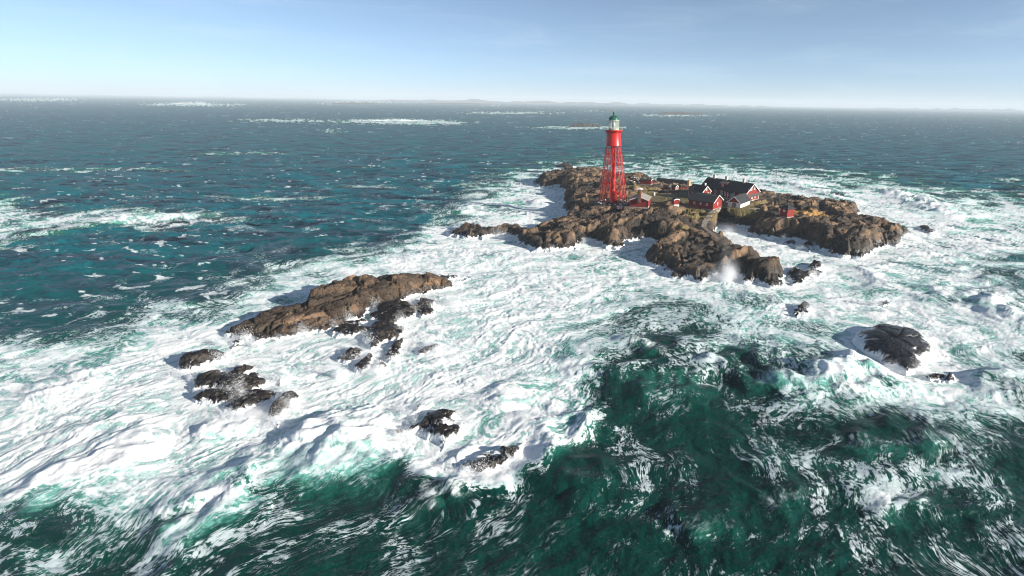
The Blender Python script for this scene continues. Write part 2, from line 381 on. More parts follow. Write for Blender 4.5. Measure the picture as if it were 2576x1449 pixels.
# low wave-washed rocks: outline, height, look, what it stands by
SMALL = [
 ([(455,917),(480,900),(520,888),(565,895),(560,906),(520,921),(490,933),(462,931)],1.5,'flat dark rock off the pointed tip of the brown skerry'),
 ([(485,965),(520,950),(575,944),(572,972),(530,984),(495,984)],1.3,'rounded dark rock at the outer end of the wave-swept rock cluster'),
 ([(562,968),(600,955),(650,950),(670,968),(640,985),(595,992),(562,988)],1.4,'broad smooth dark rock in the middle of the wave-swept rock cluster'),
 ([(492,1008),(530,992),(575,988),(606,998),(590,1014),(540,1020)],1.1,'long low rock with white runnels in the wave-swept rock cluster'),
 ([(566,1030),(600,1006),(650,987),(692,996),(650,1020),(608,1042)],1.3,'brown streaked rock at the inshore edge of the wave-swept rock cluster'),
 ([(566,948),(615,925),(642,930),(604,950)],.9,'narrow black rock ridge behind the wave-swept rock cluster'),
 ([(690,962),(705,954),(722,956),(706,972)],.7,'small black knob just off the wave-swept rock cluster'),
 ([(680,1040),(693,1012),(745,993),(750,1006),(722,1032),(694,1052)],1.4,'tall split rock with a brown face above the breaking green wave'),
 ([(688,1066),(708,1062),(708,1080),(692,1084)],.7,'small brown rock below the split rock with a brown face'),
 ([(1000,1097),(1055,1072),(1082,1048),(1112,1034),(1146,1048),(1164,1076),(1152,1102),(1132,1122),(1106,1138),(1086,1112),(1050,1094)],1.4,'black jagged rock with water pouring around it by the round foam lobe'),
 ([(1158,1182),(1190,1152),(1232,1134),(1276,1128),(1312,1122),(1304,1150),(1272,1177),(1232,1194),(1188,1194)],1.1,'brown rounded rock drowned under a sheet of foam by the dark swell'),
 ([(1028,1048),(1048,1020),(1074,1022),(1056,1050)],.6,'low streaked rock awash behind the black jagged rock'),
 ([(925,856),(945,826),(985,812),(1008,830),(1002,852),(970,862),(945,872)],1.5,'rounded brown-capped rock off the inner side of the brown skerry'),
 ([(830,837),(860,820),(910,815),(936,830),(892,842),(850,850)],1.0,'low dark ledge lying against the foot of the brown skerry'),
 ([(940,803),(958,778),(1010,768),(1040,784),(1034,802),(990,810)],1.9,'cracked tan boulder pile at the inner foot of the brown skerry'),
 ([(1042,782),(1062,762),(1090,768),(1086,790),(1060,798)],1.0,'rock half hidden by surf beside the cracked tan boulder pile'),
 ([(853,907),(880,880),(912,888),(896,908),(870,914)],.9,'black fissured rock in the line of small rocks below the skerry'),
 ([(893,922),(930,898),(942,906),(922,934),(904,936)],.9,'pointed black rock in the line of small rocks below the skerry'),
 ([(962,908),(985,875),(1012,864),(1008,892),(988,914)],1.0,'narrow black rock with white falls on the inner side of the small rocks'),
 ([(936,932),(955,916),(978,922),(962,942)],.7,'stubby brown rock at the end of the line of small rocks'),
 ([(1048,886),(1075,872),(1112,869),(1092,886),(1060,895)],.8,'slim dark rock alone beside a burst of pure white surf'),
 ([(845,944),(855,936),(866,942),(856,950)],.4,'tiny dark rock tip alone in the wide foam flat'),
 ([(575,866),(598,856),(616,862),(604,874),(586,875)],.6,'small dark rocks just off the pointed tip of the brown skerry'),
 ([(1085,697),(1120,690),(1176,700),(1150,709),(1100,704)],.8,'thin reef awash beyond the far end of the brown skerry'),
 ([(2150,858),(2164,840),(2210,828),(2262,835),(2312,850),(2338,884),(2320,930),(2276,944),(2232,918),(2190,893),(2165,876)],2.2,'big black dome rock in the swirl with surf pouring down its side'),
 ([(2318,952),(2350,942),(2398,950),(2388,966),(2345,963)],1.0,'low black ledge below the big black dome rock'),
 ([(1988,788),(2008,770),(2036,767),(2032,790),(2006,800)],1.0,'round black boulder in the foam between cape and dome rock'),
 ([(1984,692),(2000,680),(2034,696),(2024,712),(1994,716)],1.3,'layered dark rock just off the tan cliff cape'),
 ([(2024,688),(2044,668),(2068,671),(2062,690),(2036,695)],1.3,'smooth humped rock outside the layered dark rock off the cape'),
 ([(1684,682),(1704,666),(1728,684),(1714,700),(1694,696)],1.4,'rough dark boulder in the white backwash before the cape'),
 ([(1742,700),(1765,690),(1785,700),(1765,712)],1.0,'low dark boulder at the foot of the cape by the tall spray'),
 ([(2310,575),(2326,571),(2352,583),(2336,590)],.9,'flat slab rock alone beyond the far eastern point'),
 ([(1402,421),(1420,413),(1442,420),(1430,425)],2.0,'dark rock in surf off the northern headland'),
 ([(2204,767),(2225,760),(2242,766),(2224,771)],.6,'small rounded rock behind a burst of spray near the dome rock'),
 ([(2012,622),(2030,612),(2048,620),(2036,632)],1.2,'dark sea stack in the gully beside the eastern cliffs'),
 ([(1975,612),(1990,606),(2004,614),(1990,620)],.7,'low black boulder in the gully beside the eastern cliffs'),
]
def grow(poly, k):
    c = np.mean(np.array(poly, float), 0); return [tuple(c + (np.array(q) - c) * k) for q in poly]
def world_poly(poly):
    return [tuple(P(q[0], q[1], q[2] if len(q) > 2 else 0.0)[:2]) for q in poly]
W_ISLAND, W_SKERRY = world_poly(ISLAND), world_poly(SKERRY)
W_SMALL = [world_poly(grow(s[0], 1.12 if 'foam' in s[2] or 'jagged' in s[2] or 'dome rock in' in s[2] else 1.3)) for s in SMALL]

# ---------------------------------------------------------------- the sea
NC, NR = 1420, 690
s_ = np.linspace(-1.78, 1.28, NC)
dep = np.radians(np.linspace(57.0, 0.14, NR))
Yg = (CAM_H / np.tan(dep))[:, None] * np.ones((1, NC))
Xg = Yg * s_[None, :]
PXg, PYg = to_px(Xg, Yg)
ROWSTEP = np.gradient(Yg[:, 0])[:, None]
DIST = np.hypot(Xg, Yg)

FOAM_ROWS = '''
250 111111111111111111111111
300 111111111111111111111111
350 111111111111111111111111
400 111111111111233432111111
450 211111111113677666643211
500 311111111125887777887554
550 665432111137988777888877
600 531111111269888888788887
650 111111114899887788777654
700 111111357888876577776644
750 111112578999754456677653
800 112356889999864345567765
850 335789999999963234446765
900 457999999999753123336653
950 689999999998751123346743
1000 899999999988851112343543
1050 888999999988861111332343
1100 888888889999741111312232
1150 887777655698311112312132
1200 766555543164111112122322
1250 545565421111111111123222
1300 424554311121111112122222
1350 224433211121111211122222
1400 243332211211111112111222
1460 232222112212211112111222
'''
fr = [l.split() for l in FOAM_ROWS.split('\n') if l]
fy = np.array([float(a[0]) for a in fr]); fv = np.array([[int(c) for c in a[1]] for a in fr]) / 9.0
fx = np.linspace(0, 2576, 24)
def grid_lookup(gx, gy, gv, x, y):
    i = np.clip(np.interp(x, gx, np.arange(len(gx))), 0, len(gx) - 1.001)
    j = np.clip(np.interp(y, gy, np.arange(len(gy))), 0, len(gy) - 1.001)
    i0 = i.astype(int); j0 = j.astype(int); u = sstep(0, 1, i - i0); v = sstep(0, 1, j - j0)
    return ((gv[j0, i0] * (1 - u) + gv[j0, i0 + 1] * u) * (1 - v) + (gv[j0 + 1, i0] * (1 - u) + gv[j0 + 1, i0 + 1] * u) * v)

# wind and backwash directions, as strokes in the picture
FLOW = [(300,900,1,-.35),(300,1200,1,-.55),(700,1000,1,-.45),(100,560,1,-.15),(800,600,1,-.12),(1300,700,1,-.2),(1100,930,1,-.5),
 (1300,1000,.7,-.7),(1500,800,1,-.3),(1600,1200,.35,-1),(1300,1300,1,-.75),(1000,1380,1,-.6),(1800,1000,.3,1),(2000,1050,.1,1),
 (2000,1300,.2,-1),(2300,1200,.6,1),(2400,900,1,.7),(2450,650,1,.4),(2200,800,1,.3),(2100,500,1,.3),(2500,1350,.7,1),(1700,750,1,.3),
 (1900,850,1,-.6),(1200,500,1,-.2),(1900,400,1,.1),(600,350,1,-.05)]
c2 = np.zeros_like(Xg); s2 = np.zeros_like(Xg)
for (x, y, dx, dy) in FLOW:
    a = P(x - 8 * dx, y - 8 * dy); b = P(x + 8 * dx, y + 8 * dy)
    th = math.atan2(b[1] - a[1], b[0] - a[0])
    w = np.exp(-((PXg - x) ** 2 + (1.4 * (PYg - y)) ** 2) / (2 * 170.0 ** 2)) + 1e-6
    c2 += w * math.cos(2 * th); s2 += w * math.sin(2 * th)
FTH = 0.5 * np.arctan2(s2, c2)
FDX, FDY = np.cos(FTH).astype(np.float32), np.sin(FTH).astype(np.float32)

# domain warp
w1x = pn(Xg / 17, Yg / 17, 1); w1y = pn(Xg / 17 + 40, Yg / 17, 2)
w2x = pn(Xg / 4.6, Yg / 4.6, 3); w2y = pn(Xg / 4.6 + 13, Yg / 4.6, 4)
QX = (Xg + 4.0 * w1x + 1.1 * w2x).astype(np.float32); QY = (Yg + 4.0 * w1y + 1.1 * w2y).astype(np.float32)

big = pn(Xg / 33, Yg / 33, 5); mid = pn(QX / 9, QY / 9, 6)
jx = PXg + 42 * w1x + 14 * w2x; jy = PYg + 20 * w1y + 9 * w2y
dens = grid_lookup(fx, fy, fv, jx, jy)
dens = np.where(PYg < 240, 1 / 9, dens)
far = sstep(300, 800, DIST)
dens = dens * (1 + 0.25 * big) + 0.10 * mid * (1 - far)

# sharply bounded sheets of foam
for poly, v, soft_ in [([(1030,1130),(1060,1185),(1150,1203),(1240,1195),(1330,1160),(1400,1122),(1462,1078),(1484,1042),(1462,1000),(1430,965),(1300,960),(1150,980),(1050,1040)],.80,2.0),
        ([(2130,850),(2180,825),(2270,822),(2350,860),(2410,920),(2420,965),(2370,990),(2290,985),(2200,930),(2140,890)],.85,2.5),
        ([(1890,1080),(1960,1085),(2080,1150),(2150,1180),(2060,1185),(1950,1160),(1900,1120)],.34,3.0),
        ([(2420,1080),(2470,1100),(2500,1180),(2480,1260),(2440,1200)],.32,3.0)]:
    wp = world_poly(poly); q = np.array(wp); lo = q.min(0) - 10; hi = q.max(0) + 10
    sel = (Xg > lo[0]) & (Xg < hi[0]) & (Yg > lo[1]) & (Yg < hi[1])
    k = sstep(-soft_, soft_, poly_sd(Xg[sel] + 1.5 * w2x[sel] + w1x[sel], Yg[sel] + 1.5 * w2y[sel] + w1y[sel], wp))
    dens[sel] = dens[sel] * (1 - k) + np.maximum(dens[sel], v + .1 * mid[sel]) * k
# drawn-out surf bands over far shoals
for (x, y, rx, ry, v) in [(480,263,150,4.5,1.0),(485,259,22,5,1.1),(700,303,115,4,.9),(985,306,165,6,1.1),(1090,310,90,4,.9),(90,251,125,3.8,1.2),(870,260,110,2.5,.8),
    (1470,320.5,115,5,1.1),(1290,284,140,2.8,1.0),(1705,289.5,100,3.2,1.1),(1500,279,70,1.5,.6),(830,328,30,4,.9),(1000,257,150,1.6,.6),(1250,265,60,1.5,.5),
    (2540,452,60,5,.5),(300,247,60,1.6,.5),(560,246,80,1.6,.5),(230,428,330,8,.42),(600,386,200,5,.40),(420,555,260,14,.30),(640,498,240,8,.32),(900,420,110,5,.25),(950,470,200,7,.22),(300,480,180,6,.2)]:
    k = ((jx - x) / rx) ** 2 + ((PYg + 4 * w2y - y) / ry) ** 2
    dens = dens + v * np.exp(-k * 1.3)

# foam collects round the rocks
ring = np.full(Xg.shape, -99.0)
for poly, reach in [(W_ISLAND, 7.0), (W_SKERRY, 5.0)] + [(q, 3.0) for q in W_SMALL]:
    q = np.array(poly); lo = q.min(0) - 12; hi = q.max(0) + 12
    sel = (Xg > lo[0]) & (Xg < hi[0]) & (Yg > lo[1]) & (Yg < hi[1])
    if sel.any():
        sd = poly_sd(Xg[sel], Yg[sel], poly)
        ring[sel] = np.maximum(ring[sel], sd / reach)
dens = np.clip(dens + 0.45 * np.exp(-np.clip(-ring, 0, 9) ** 2 * 2.0), 0.02, 1.15)

# breaking waves: crest line in pixels, height, front, back width (m), crest foam, paler face colour painted for sun through the crest
WAVES = [
 ([(1862,990),(1905,964),(1960,956),(2030,959),(2090,967),(2135,988),(2180,1024)],2.4,4.6,11,.8,1.0),
 ([(1440,962),(1500,930),(1580,948),(1700,952),(1800,962),(1870,980)],1.0,6,8,.2,.4),
 ([(690,1085),(755,1118),(830,1128),(910,1132),(1000,1110),(1040,1092)],2.2,6.5,7,.9,1.5),
 ([(-40,1290),(90,1244),(200,1205),(330,1165),(450,1130)],1.1,4.5,8,.4,1.2),
 ([(330,1372),(470,1316),(560,1268),(640,1222),(692,1208)],1.3,4.4,6,.5,1.1),
 ([(1062,1330),(1084,1258),(1130,1240),(1200,1285)],1.3,2.6,4,.8,.4),
 ([(1560,885),(1610,868),(1655,885),(1680,918)],.9,3,5,.8,.5),
 ([(1700,830),(1780,860),(1880,880),(1960,885)],.7,4,6,.1,.6),
 ([(1560,1000),(1700,985),(1800,1000)],.7,5,6,.1,.35),
 ([(2050,1132),(2180,1132),(2280,1118),(2350,1100),(2420,1130),(2460,1180)],1.0,3,6,.6,.5),
 ([(2170,1320),(2220,1290),(2262,1256),(2310,1272),(2370,1285)],.9,2.6,5,.6,.45),
 ([(1900,1290),(1980,1262),(2060,1290)],1.0,2.6,4,.5,.35),
 ([(1700,1350),(1790,1330),(1880,1345)],1.0,2.4,4,.4,.3),
 ([(1380,1290),(1480,1210),(1530,1130)],1.0,4,6,.1,.2),
 ([(1036,1188),(1150,1206),(1290,1172),(1400,1122),(1468,1072),(1484,1040),(1456,985)],1.7,2.4,6,.9,.6),
 ([(2405,720),(2480,750),(2545,800),(2600,850)],1.6,5,8,.9,.9),
 ([(2300,710),(2360,735),(2420,790)],.8,4,7,.8,.5),
 ([(2180,462),(2240,478),(2330,515),(2420,560)],1.9,7,14,1.0,.7),
 ([(1960,452),(2040,478),(2130,500)],1.5,6,12,1.0,.6),
 ([(2440,930),(2500,960),(2560,1010)],1.6,4,6,.6,.5),
 ([(2080,905),(2170,925),(2250,960),(2330,985)],1.2,3,5,.6,.45),
 ([(1860,725),(1900,745),(1945,790)],.8,3,5,.6,.8),
 ([(2140,660),(2200,690),(2260,740)],.8,4,6,.7,.6),
 ([(1230,960),(1275,985),(1290,1040)],.7,3,5,.5,.6),
 ([(0,590),(150,588),(300,560),(420,540)],1.3,5,12,.4,.5),
 ([(320,545),(470,548),(600,530)],1.2,5,9,.2,.45),
 ([(1290,505),(1340,510),(1400,520)],1.4,4,8,.6,.5),
 ([(1130,520),(1230,525),(1320,515)],1.4,5,9,.3,.45),
 ([(0,1010),(140,985),(300,950)],.8,4,7,.5,.5),
 ([(100,1120),(250,1080),(420,1040)],.7,4,7,.5,.5),
 ([(480,1100),(580,1075),(660,1070)],.8,4,6,.7,.7),
]
hgt = np.zeros_like(Xg); face_glow = np.zeros_like(Xg); crest = np.zeros_like(Xg)
for pts, h, wf, wb, fo, glow_amt in WAVES:
    wp = np.array([P(x, y)[:2] for x, y in pts])
    lo = wp.min(0) - 30; hi = wp.max(0) + 30
    sel = (Xg > lo[0]) & (Xg < hi[0]) & (Yg > lo[1]) & (Yg < hi[1])
    d, t = line_d(Xg[sel] + 1.2 * w2x[sel], Yg[sel] + 1.2 * w2y[sel], wp)   # positive: camera side
    end = sstep(0, 0.28, t) * sstep(1, 0.72, t)
    prof = np.where(d > 0, np.exp(-(d / wf) ** 2), np.exp(-(d / wb) ** 2))
    torn = 0.72 + 0.5 * mid[sel] + 0.28 * w2x[sel] + 0.2 * pn(Xg[sel] / 2.1, Yg[sel] / 2.1, 31)
    hgt[sel] += h * prof * end * torn
    face_glow[sel] = np.maximum(face_glow[sel], glow_amt * end * np.where(d > -0.5, np.exp(-((d - 0.3 * wf) / (0.9 * wf)) ** 2), 0.5 * np.exp(-(d / 3) ** 2)))  # paler water painted on the face, as if sun shone through
    crest[sel] = np.maximum(crest[sel], fo * end * np.where(d > 0, np.exp(-(d / 0.9) ** 2), np.exp(-(d / 2.2) ** 2)))

# pattern of the foam: torn lace drawn out along the flow
def ridge(n): return 1 - np.minimum(np.abs(n) * 1.9, 1)
nearw = 1 - sstep(70, 190, DIST)
S0 = 0; S1 = 0; S2 = 0; S3 = 0; KS = range(-4, 5)
for k in KS:
    wk = 1 - abs(k) / 5.5
    S0 = S0 + wk * pn((QX + FDX * k * 0.34) / 0.42, (QY + FDY * k * 0.34) / 0.42, 7)
    S1 = S1 + wk * ridge(pn((QX + FDX * k * 0.9) / 1.7, (QY + FDY * k * 0.9) / 1.7, 8))
    S2 = S2 + wk * pn((QX + FDX * k * 1.1) / 1.0, (QY + FDY * k * 1.1) / 1.0, 9)
    if k % 2 == 0:
        S3 = S3 + wk * pn((QX + FDX * k * 2.4) / 4.2, (QY + FDY * k * 2.4) / 4.2, 10)
def lace(sc, seed, wob=0.0):
    return ridge(pn(QX / sc + wob * w2x, QY / sc + wob * w2y, seed))
def norm(a): return (a - a.mean()) / (a.std() + 1e-9)
L1 = lace(4.4, 11, .5); L2 = lace(1.9, 12, .6); L3 = ridge(pn(Xg / 0.55 + w2x * 2, Yg / 0.55 + w2y * 2, 13))
F0 = fbm(Xg / 0.62 + 1.2 * w2x, Yg / 0.62 + 1.2 * w2y, 3, 18, .65)
# bands drawn out by the wind carry a fine speckle of foam; the water between is nearly clear
band = norm(0.9 * norm(S3) + 0.8 * norm(S1) + 0.9 * norm(mid) + 0.35 * norm(L1 ** 3))
LINE = (0.9 * norm(F0) + 0.7 * norm(S0)) * (0.25 + 0.75 * nearw) + 0.5 * norm(L2 ** 2) + 0.4 * norm(S2) + 1.5 * band
FB = fbm(QX / 1.3, QY / 1.3, 4, 17, .6)
SHEET = norm(S0) * 0.5 * nearw + norm(S1) * 0.4 + norm(S2) * 0.6 + norm(S3) * 0.8 + norm(FB) * 1.1 + norm(L1) * 0.45 + norm(L2) * 0.6 + norm(L3) * 0.45 * nearw + 0.5 * norm(mid)
CW = pn(Xg / 10 + 0.6 * w2x, Yg / 7, 14) + 0.5 * pn(Xg / 5, Yg / 3.6, 15) + 0.5 * big      # white horses on the open sea
def rank(a):
    q = np.sort(a[::3, ::7].ravel()); return np.interp(a, q, np.linspace(0, 1, len(q)))
wd = sstep(0.35, 0.75, dens)
U = rank(LINE) * (1 - wd) + rank(SHEET) * wd
U = U * (1 - far) + far * rank(2.2 * norm(CW) + 0.6 * norm(S2))
capd = 0.10 + 0.06 * big + 0.7 * np.clip(dens - 1 / 9, 0, 1)
dn = dens * (1 - far) + far * np.clip(capd + np.clip(dens - 0.35, 0, 1), 0, 1)
dn = np.clip(dn - 0.05 * (1 - far), 0, 0.85)
soft = np.clip(0.10 + 0.36 * dens, 0.10, 0.46)
foam = sstep(-soft, soft, U - (1 - dn)) * np.clip(0.55 + 0.6 * dn, 0, 1) * (1 - 0.30 * far)
thin = sstep(-0.30, 0.10, U - (1 - np.clip(dn, 0, 1.0)))             # film of bubbles round the lace
gain = 0.30 + 1.9 * rank(band) ** 2.8
cover = np.clip(dn * gain * 1.35 * (1 + 0.55 * sstep(.22, .36, dens) * sstep(.75, .55, dens)), 0, 1) * (1 - 0.5 * sstep(110, 220, DIST)) * (1 - sstep(250, 420, DIST)) * (1 - 0.7 * sstep(.55, .85, dens))
CW2 = pn(Xg / 6.5 + 0.5 * w2x, Yg / 3.4 + 0.4 * w2y, 16) + 0.45 * pn(Xg / 2.2, Yg / 1.4, 19) + 0.35 * big
caps = sstep(0.93, 0.985, rank(CW2)) * sstep(.35, .2, dens) * sstep(85, 130, DIST) * (1 - far)
cover = np.maximum(cover, (0.05 + 0.20 * rank(band) ** 2 * (0.6 + 0.6 * big)) * (1 - sstep(90, 140, DIST)))
foam = foam * (far + (1 - far) * sstep(0.22, 0.50, dens)) + 0.7 * caps
foam = np.clip(foam + crest * (0.7 + 0.5 * (U - 0.4)), 0, 1.1)
aer_glow = 0.22 * sstep(0.14, 0.40, dens) + 0.75 * sstep(0.15, 0.88, dens) + 0.16 * thin * sstep(0.1, 0.5, dens) + 0.10 * norm(mid) * sstep(0.1, 0.5, dens)
aer_glow = np.maximum(np.clip(aer_glow, 0, 1) * (1 - 0.3 * far), face_glow * (0.8 + 0.4 * (U - .5))) + 0.03 * big  # real bubbles in the water, plus the painted glow on wave faces
aer_glow = np.clip(aer_glow, 0, 1)

# swell and chop
damp = 1 - 0.85 * sstep(-1.2, 0.0, ring)
def chop(lx, ly, rot, seed, amp):
    c, s = math.cos(rot), math.sin(rot)
    u = (Xg * c + Yg * s + 2.5 * w1x) / lx; v = (-Xg * s + Yg * c + 2.5 * w1y) / ly
    fade = np.clip(1.6 - ROWSTEP * 2.2 / ly, 0, 1)
    n = pn(u, v, seed)
    return amp * fade * (0.6 * n + 0.55 * (ridge(n * 0.8) - 0.5))
Z = chop(42, 17, -0.25, 21, 1.2) + chop(20, 8.5, -0.1, 22, 0.9) + chop(9, 4.2, 0.15, 23, 0.8) + chop(4.2, 2.2, -0.3, 24, 0.36) + chop(2.0, 1.1, 0.3, 25, 0.16) + chop(0.9, 0.55, 0.1, 26, 0.05)
calm = 1 - 0.65 * sstep(0.25, 0.8, dens)
Z = Z * (0.55 + 0.45 * sstep(90, 190, DIST)) * calm * damp * (1 - sstep(700, 2500, DIST)) + hgt * damp
lump = fbm(QX / 2.6, QY / 2.6, 3, 27)
Z += sstep(0.45, 0.95, foam) * np.clip(dens, 0, 1) * (0.08 * lump + 0.03 * norm(S2) + 0.06 * norm(S3) + 0.03 * norm(FB)) * np.clip(1.5 - ROWSTEP / 1.6, 0, 1) * (0.3 + 0.7 * damp)
Z -= 0.05 * (1 - far)

M_SEA = mat_sea()
me_sea = grid_mesh('sea', Xg, Yg, Z, {'foam': foam, 'aer_glow': aer_glow, 'cover': cover, 'offshore': sstep(85, 230, DIST)})
at = me_sea.attributes.new('foamco', 'FLOAT_VECTOR', 'POINT'); at.data.foreach_set('vector', np.stack([QX, QY, np.zeros_like(QX)], -1).astype(np.float32).ravel())
wts = np.stack([np.clip(np.cos(2 * (FTH - k * np.pi / 4)), 0, 1) ** 2 for k in range(4)], -1); wts /= wts.sum(-1, keepdims=True) + 1e-6
at = me_sea.attributes.new('drift', 'FLOAT_COLOR', 'POINT'); at.data.foreach_set('color', wts.astype(np.float32).ravel())
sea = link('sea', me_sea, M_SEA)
tag(sea, kind='structure')

# ---------------------------------------------------------------- rock
def rock_relief(X, Y, strike, blk=4.5, seed=0, amp=1.0):
    """fractured slabs: tilted blocks of two sizes with sunken joints; returns relief and a per-block number"""
    c, s = math.cos(strike), math.sin(strike)
    wx = 0.9 * pn(X / 5, Y / 5, seed + 40); wy = 0.9 * pn(X / 5 + 9, Y / 5, seed + 41)
    u = (X * c + Y * s + wx) / (blk * 1.7); v = (-X * s + Y * c + wy) / blk
    b1, r1, r2, r3, ox, oy = cells(u, v, seed + 1)
    h = 1.15 * (r1 - 0.5) + 2.0 * (r2 - 0.5) * ox + 2.2 * (r3 - 0.5) * oy - 0.95 * (1 - sstep(0, 0.09, b1))
    b2, q1, q2, q3, px, py = cells(u * 2.6 + 5, v * 2.6, seed + 2)
    h += 0.60 * (q1 - 0.5) + 0.90 * (q2 - 0.5) * px + 1.0 * (q3 - 0.5) * py - 0.50 * (1 - sstep(0, 0.12, b2))
    b3, p1, p2, p3, sx, sy = cells(u * 6.5 + 2, v * 6.5, seed + 3)
    h += 0.10 * (p1 - 0.5) + 0.14 * (p2 - 0.5) * sx + 0.16 * (p3 - 0.5) * sy - 0.05 * (1 - sstep(0, 0.2, b3))
    h += 0.10 * fbm(X / 1.6, Y / 1.6, 3, seed + 43)
    return amp * h, np.clip(0.55 * r1 + 0.45 * q1, 0, 1)

def build_rock(name, wpoly, ctrl, res, mat, slope, strike, blk, amp, seed, flat=None, grassf=None, top=None):
    q = np.array(wpoly); lo = q.min(0) - 4; hi = q.max(0) + 4
    xs = np.arange(lo[0], hi[0], res); ys = np.arange(lo[1], hi[1], res)
    X, Y = np.meshgrid(xs, ys)
    jag = (1.3 * pn(X / 8, Y / 8, seed + 53) if amp > 0.82 else 0) + 1.0 * pn(X / 3.1, Y / 3.1, seed + 50) + 0.45 * pn(X / 1.2, Y / 1.2, seed + 51)
    sd = poly_sd(X, Y, wpoly) + min(1.0, amp) * jag
    rel, tint = rock_relief(X, Y, strike, blk, seed, amp)
    if ctrl is not None:
        inner = tps(X, Y, ctrl)
    else:
        m_ = max(sd.max(), 0.5); inner = top * np.clip(sd / m_, 0, 1) ** 0.38
    sl = slope * (1 + 0.75 * pn(X / 9, Y / 9, seed + 52))
    cliff = np.where(sd > 0, sl * sd, 0.9 * sd) - 0.1
    k = 0.6
    h = np.minimum(inner, cliff) - k * np.exp(-np.abs(inner - cliff) / k) * 0.4
    fl = np.zeros_like(X)
    if flat is not None:
        fl, lev = flat(X, Y); h = h * (1 - fl) + lev * fl
    z = h + rel * (1 - 0.93 * fl) * sstep(-3, 0.5, sd + 1.0)
    gr = np.zeros_like(X); oc = np.zeros_like(X)
    if grassf is not None: gr, oc = grassf(X, Y, h, rel)
    me = grid_mesh(name, X, Y, z, {'tint': tint, 'grass': gr, 'ochre': oc}, keep=(z > -1.6) & (sd > -3.5))
    return link(name, me, mat), (xs, ys, z)

# ground that was levelled or is grown over (pixel, pixel, level, radius m)
FLATS = [(1541,508,6,9),(1612,520,5.8,7),(1690,520,6.0,3.5),(1760,517,6,8),(1800,517,6,8),(1860,518,6,8),(1820,497,6,11),(1770,488,6,10),(1880,497,6,10),
 (1978,543,6.0,4.6),(1627,463,5,6),(1695,475,4,4),(1730,475,4,4),(1660,492,5.5,9),(1640,505,5.8,7),(1730,500,5.9,9),(1545,462,5.4,6)]
FW = [(*P(x, y, z)[:2], r, z - 0.12) for x, y, z, r in FLATS]
PATH_PX = [(1806,522,5.9),(1788,536,5.3),(1774,556,4.3),(1770,570,3.9),(1784,582,3.7),(1806,602,3.6)]
PATH_W = np.array([P(*q) for q in PATH_PX])
def island_flat(X, Y):
    f = np.zeros_like(X); ws = np.full(X.shape, 1e-6); lv = np.zeros_like(X)
    for x, y, r, z in FW + [(q[0], q[1], 2.6, q[2]) for q in PATH_W] + [(*(0.5 * (a_ + b_))[:2], 2.6, 0.5 * (a_[2] + b_[2])) for a_, b_ in zip(PATH_W[:-1], PATH_W[1:])]:
        k = sstep(1.3, 0.7, np.hypot(X - x, Y - y) / r)
        f = np.maximum(f, k); ws += k * k; lv += k * k * z
    return f, lv / ws
GRASS = [(1660,492,5.5,15,.9),(1720,500,5.9,16,.9),(1600,470,5.5,12,.8),(1760,535,5.6,9,.9),(1850,528,5.6,12,.9),(1690,515,6,8,.5),(1545,455,6,10,.5),(1830,540,5,9,.5),
 (1940,520,6,8,.5),(1650,520,6,7,.6),(1730,575,4.6,6,.7),(1560,520,6,6,.35),(1800,480,6,14,.9),(1700,478,4.5,9,.9),(1900,512,6,8,.8)]
GW = [(*P(x, y, z)[:2], r, v) for x, y, z, r, v in GRASS]
OW = [(*P(2040, 538, 5.6)[:2], 8), (*P(2015, 534, 6)[:2], 6)]
def island_grass(X, Y, h, rel):
    g = np.zeros_like(X); o = np.zeros_like(X)
    for x, y, r, v in GW:
        g = np.maximum(g, v * sstep(1.3, 0.5, np.hypot(X - x, Y - y) / r))
    for x, y, r in OW:
        k = sstep(1.2, 0.4, np.hypot(X - x, (Y - y) * 1.0) / r); o = np.maximum(o, k); g = np.maximum(g, 0.95 * k)
    g = g * sstep(2.5, 4.5, h) - 0.35 * np.clip(rel, 0, 1) + 0.12 * fbm(X / 6, Y / 6, 3, 60)
    return g, o

M_ROCK = mat_rock('island_gneiss', wet=2.1, wash=0.7)
M_SKER = mat_rock('skerry_gneiss', tan=(0.27, 0.165, 0.095), brown=(0.05, 0.032, 0.02), grey=(0.09, 0.07, 0.053), wet=1.1, wash=0.5)
M_WET = mat_rock('washed_gneiss', tan=(0.12, 0.078, 0.05), brown=(0.026, 0.02, 0.016), grey=(0.045, 0.042, 0.04), wet=1.9, wash=0.5)
M_DOME = mat_rock('drowned_dome_rock', tan=(0.045, 0.034, 0.027), brown=(0.014, 0.012, 0.010), grey=(0.018, 0.017, 0.016), wet=6.0, wash=1.15, wsc=0.30)
M_SWAMP = mat_rock('swamped_rock', tan=(0.13, 0.08, 0.05), brown=(0.03, 0.022, 0.017), grey=(0.05, 0.045, 0.042), wet=5.0, wash=0.62, wsc=0.4)

ctrl = [tuple(P(x, y, z)[:2]) + (z,) for x, y, z in ISLAND_H]
island, IG = build_rock('island', W_ISLAND, ctrl, 0.36, M_ROCK, 1.25, 0.5, 5.2, 1.4, 3, island_flat, island_grass)
tag(island, kind='structure')
def ground(x, y):
    xs, ys, z = IG
    i = int(np.clip((x - xs[0]) / (xs[1] - xs[0]), 0, len(xs) - 2)); j = int(np.clip((y - ys[0]) / (ys[1] - ys[0]), 0, len(ys) - 2))
    return float(z[j:j + 2, i:i + 2].mean())

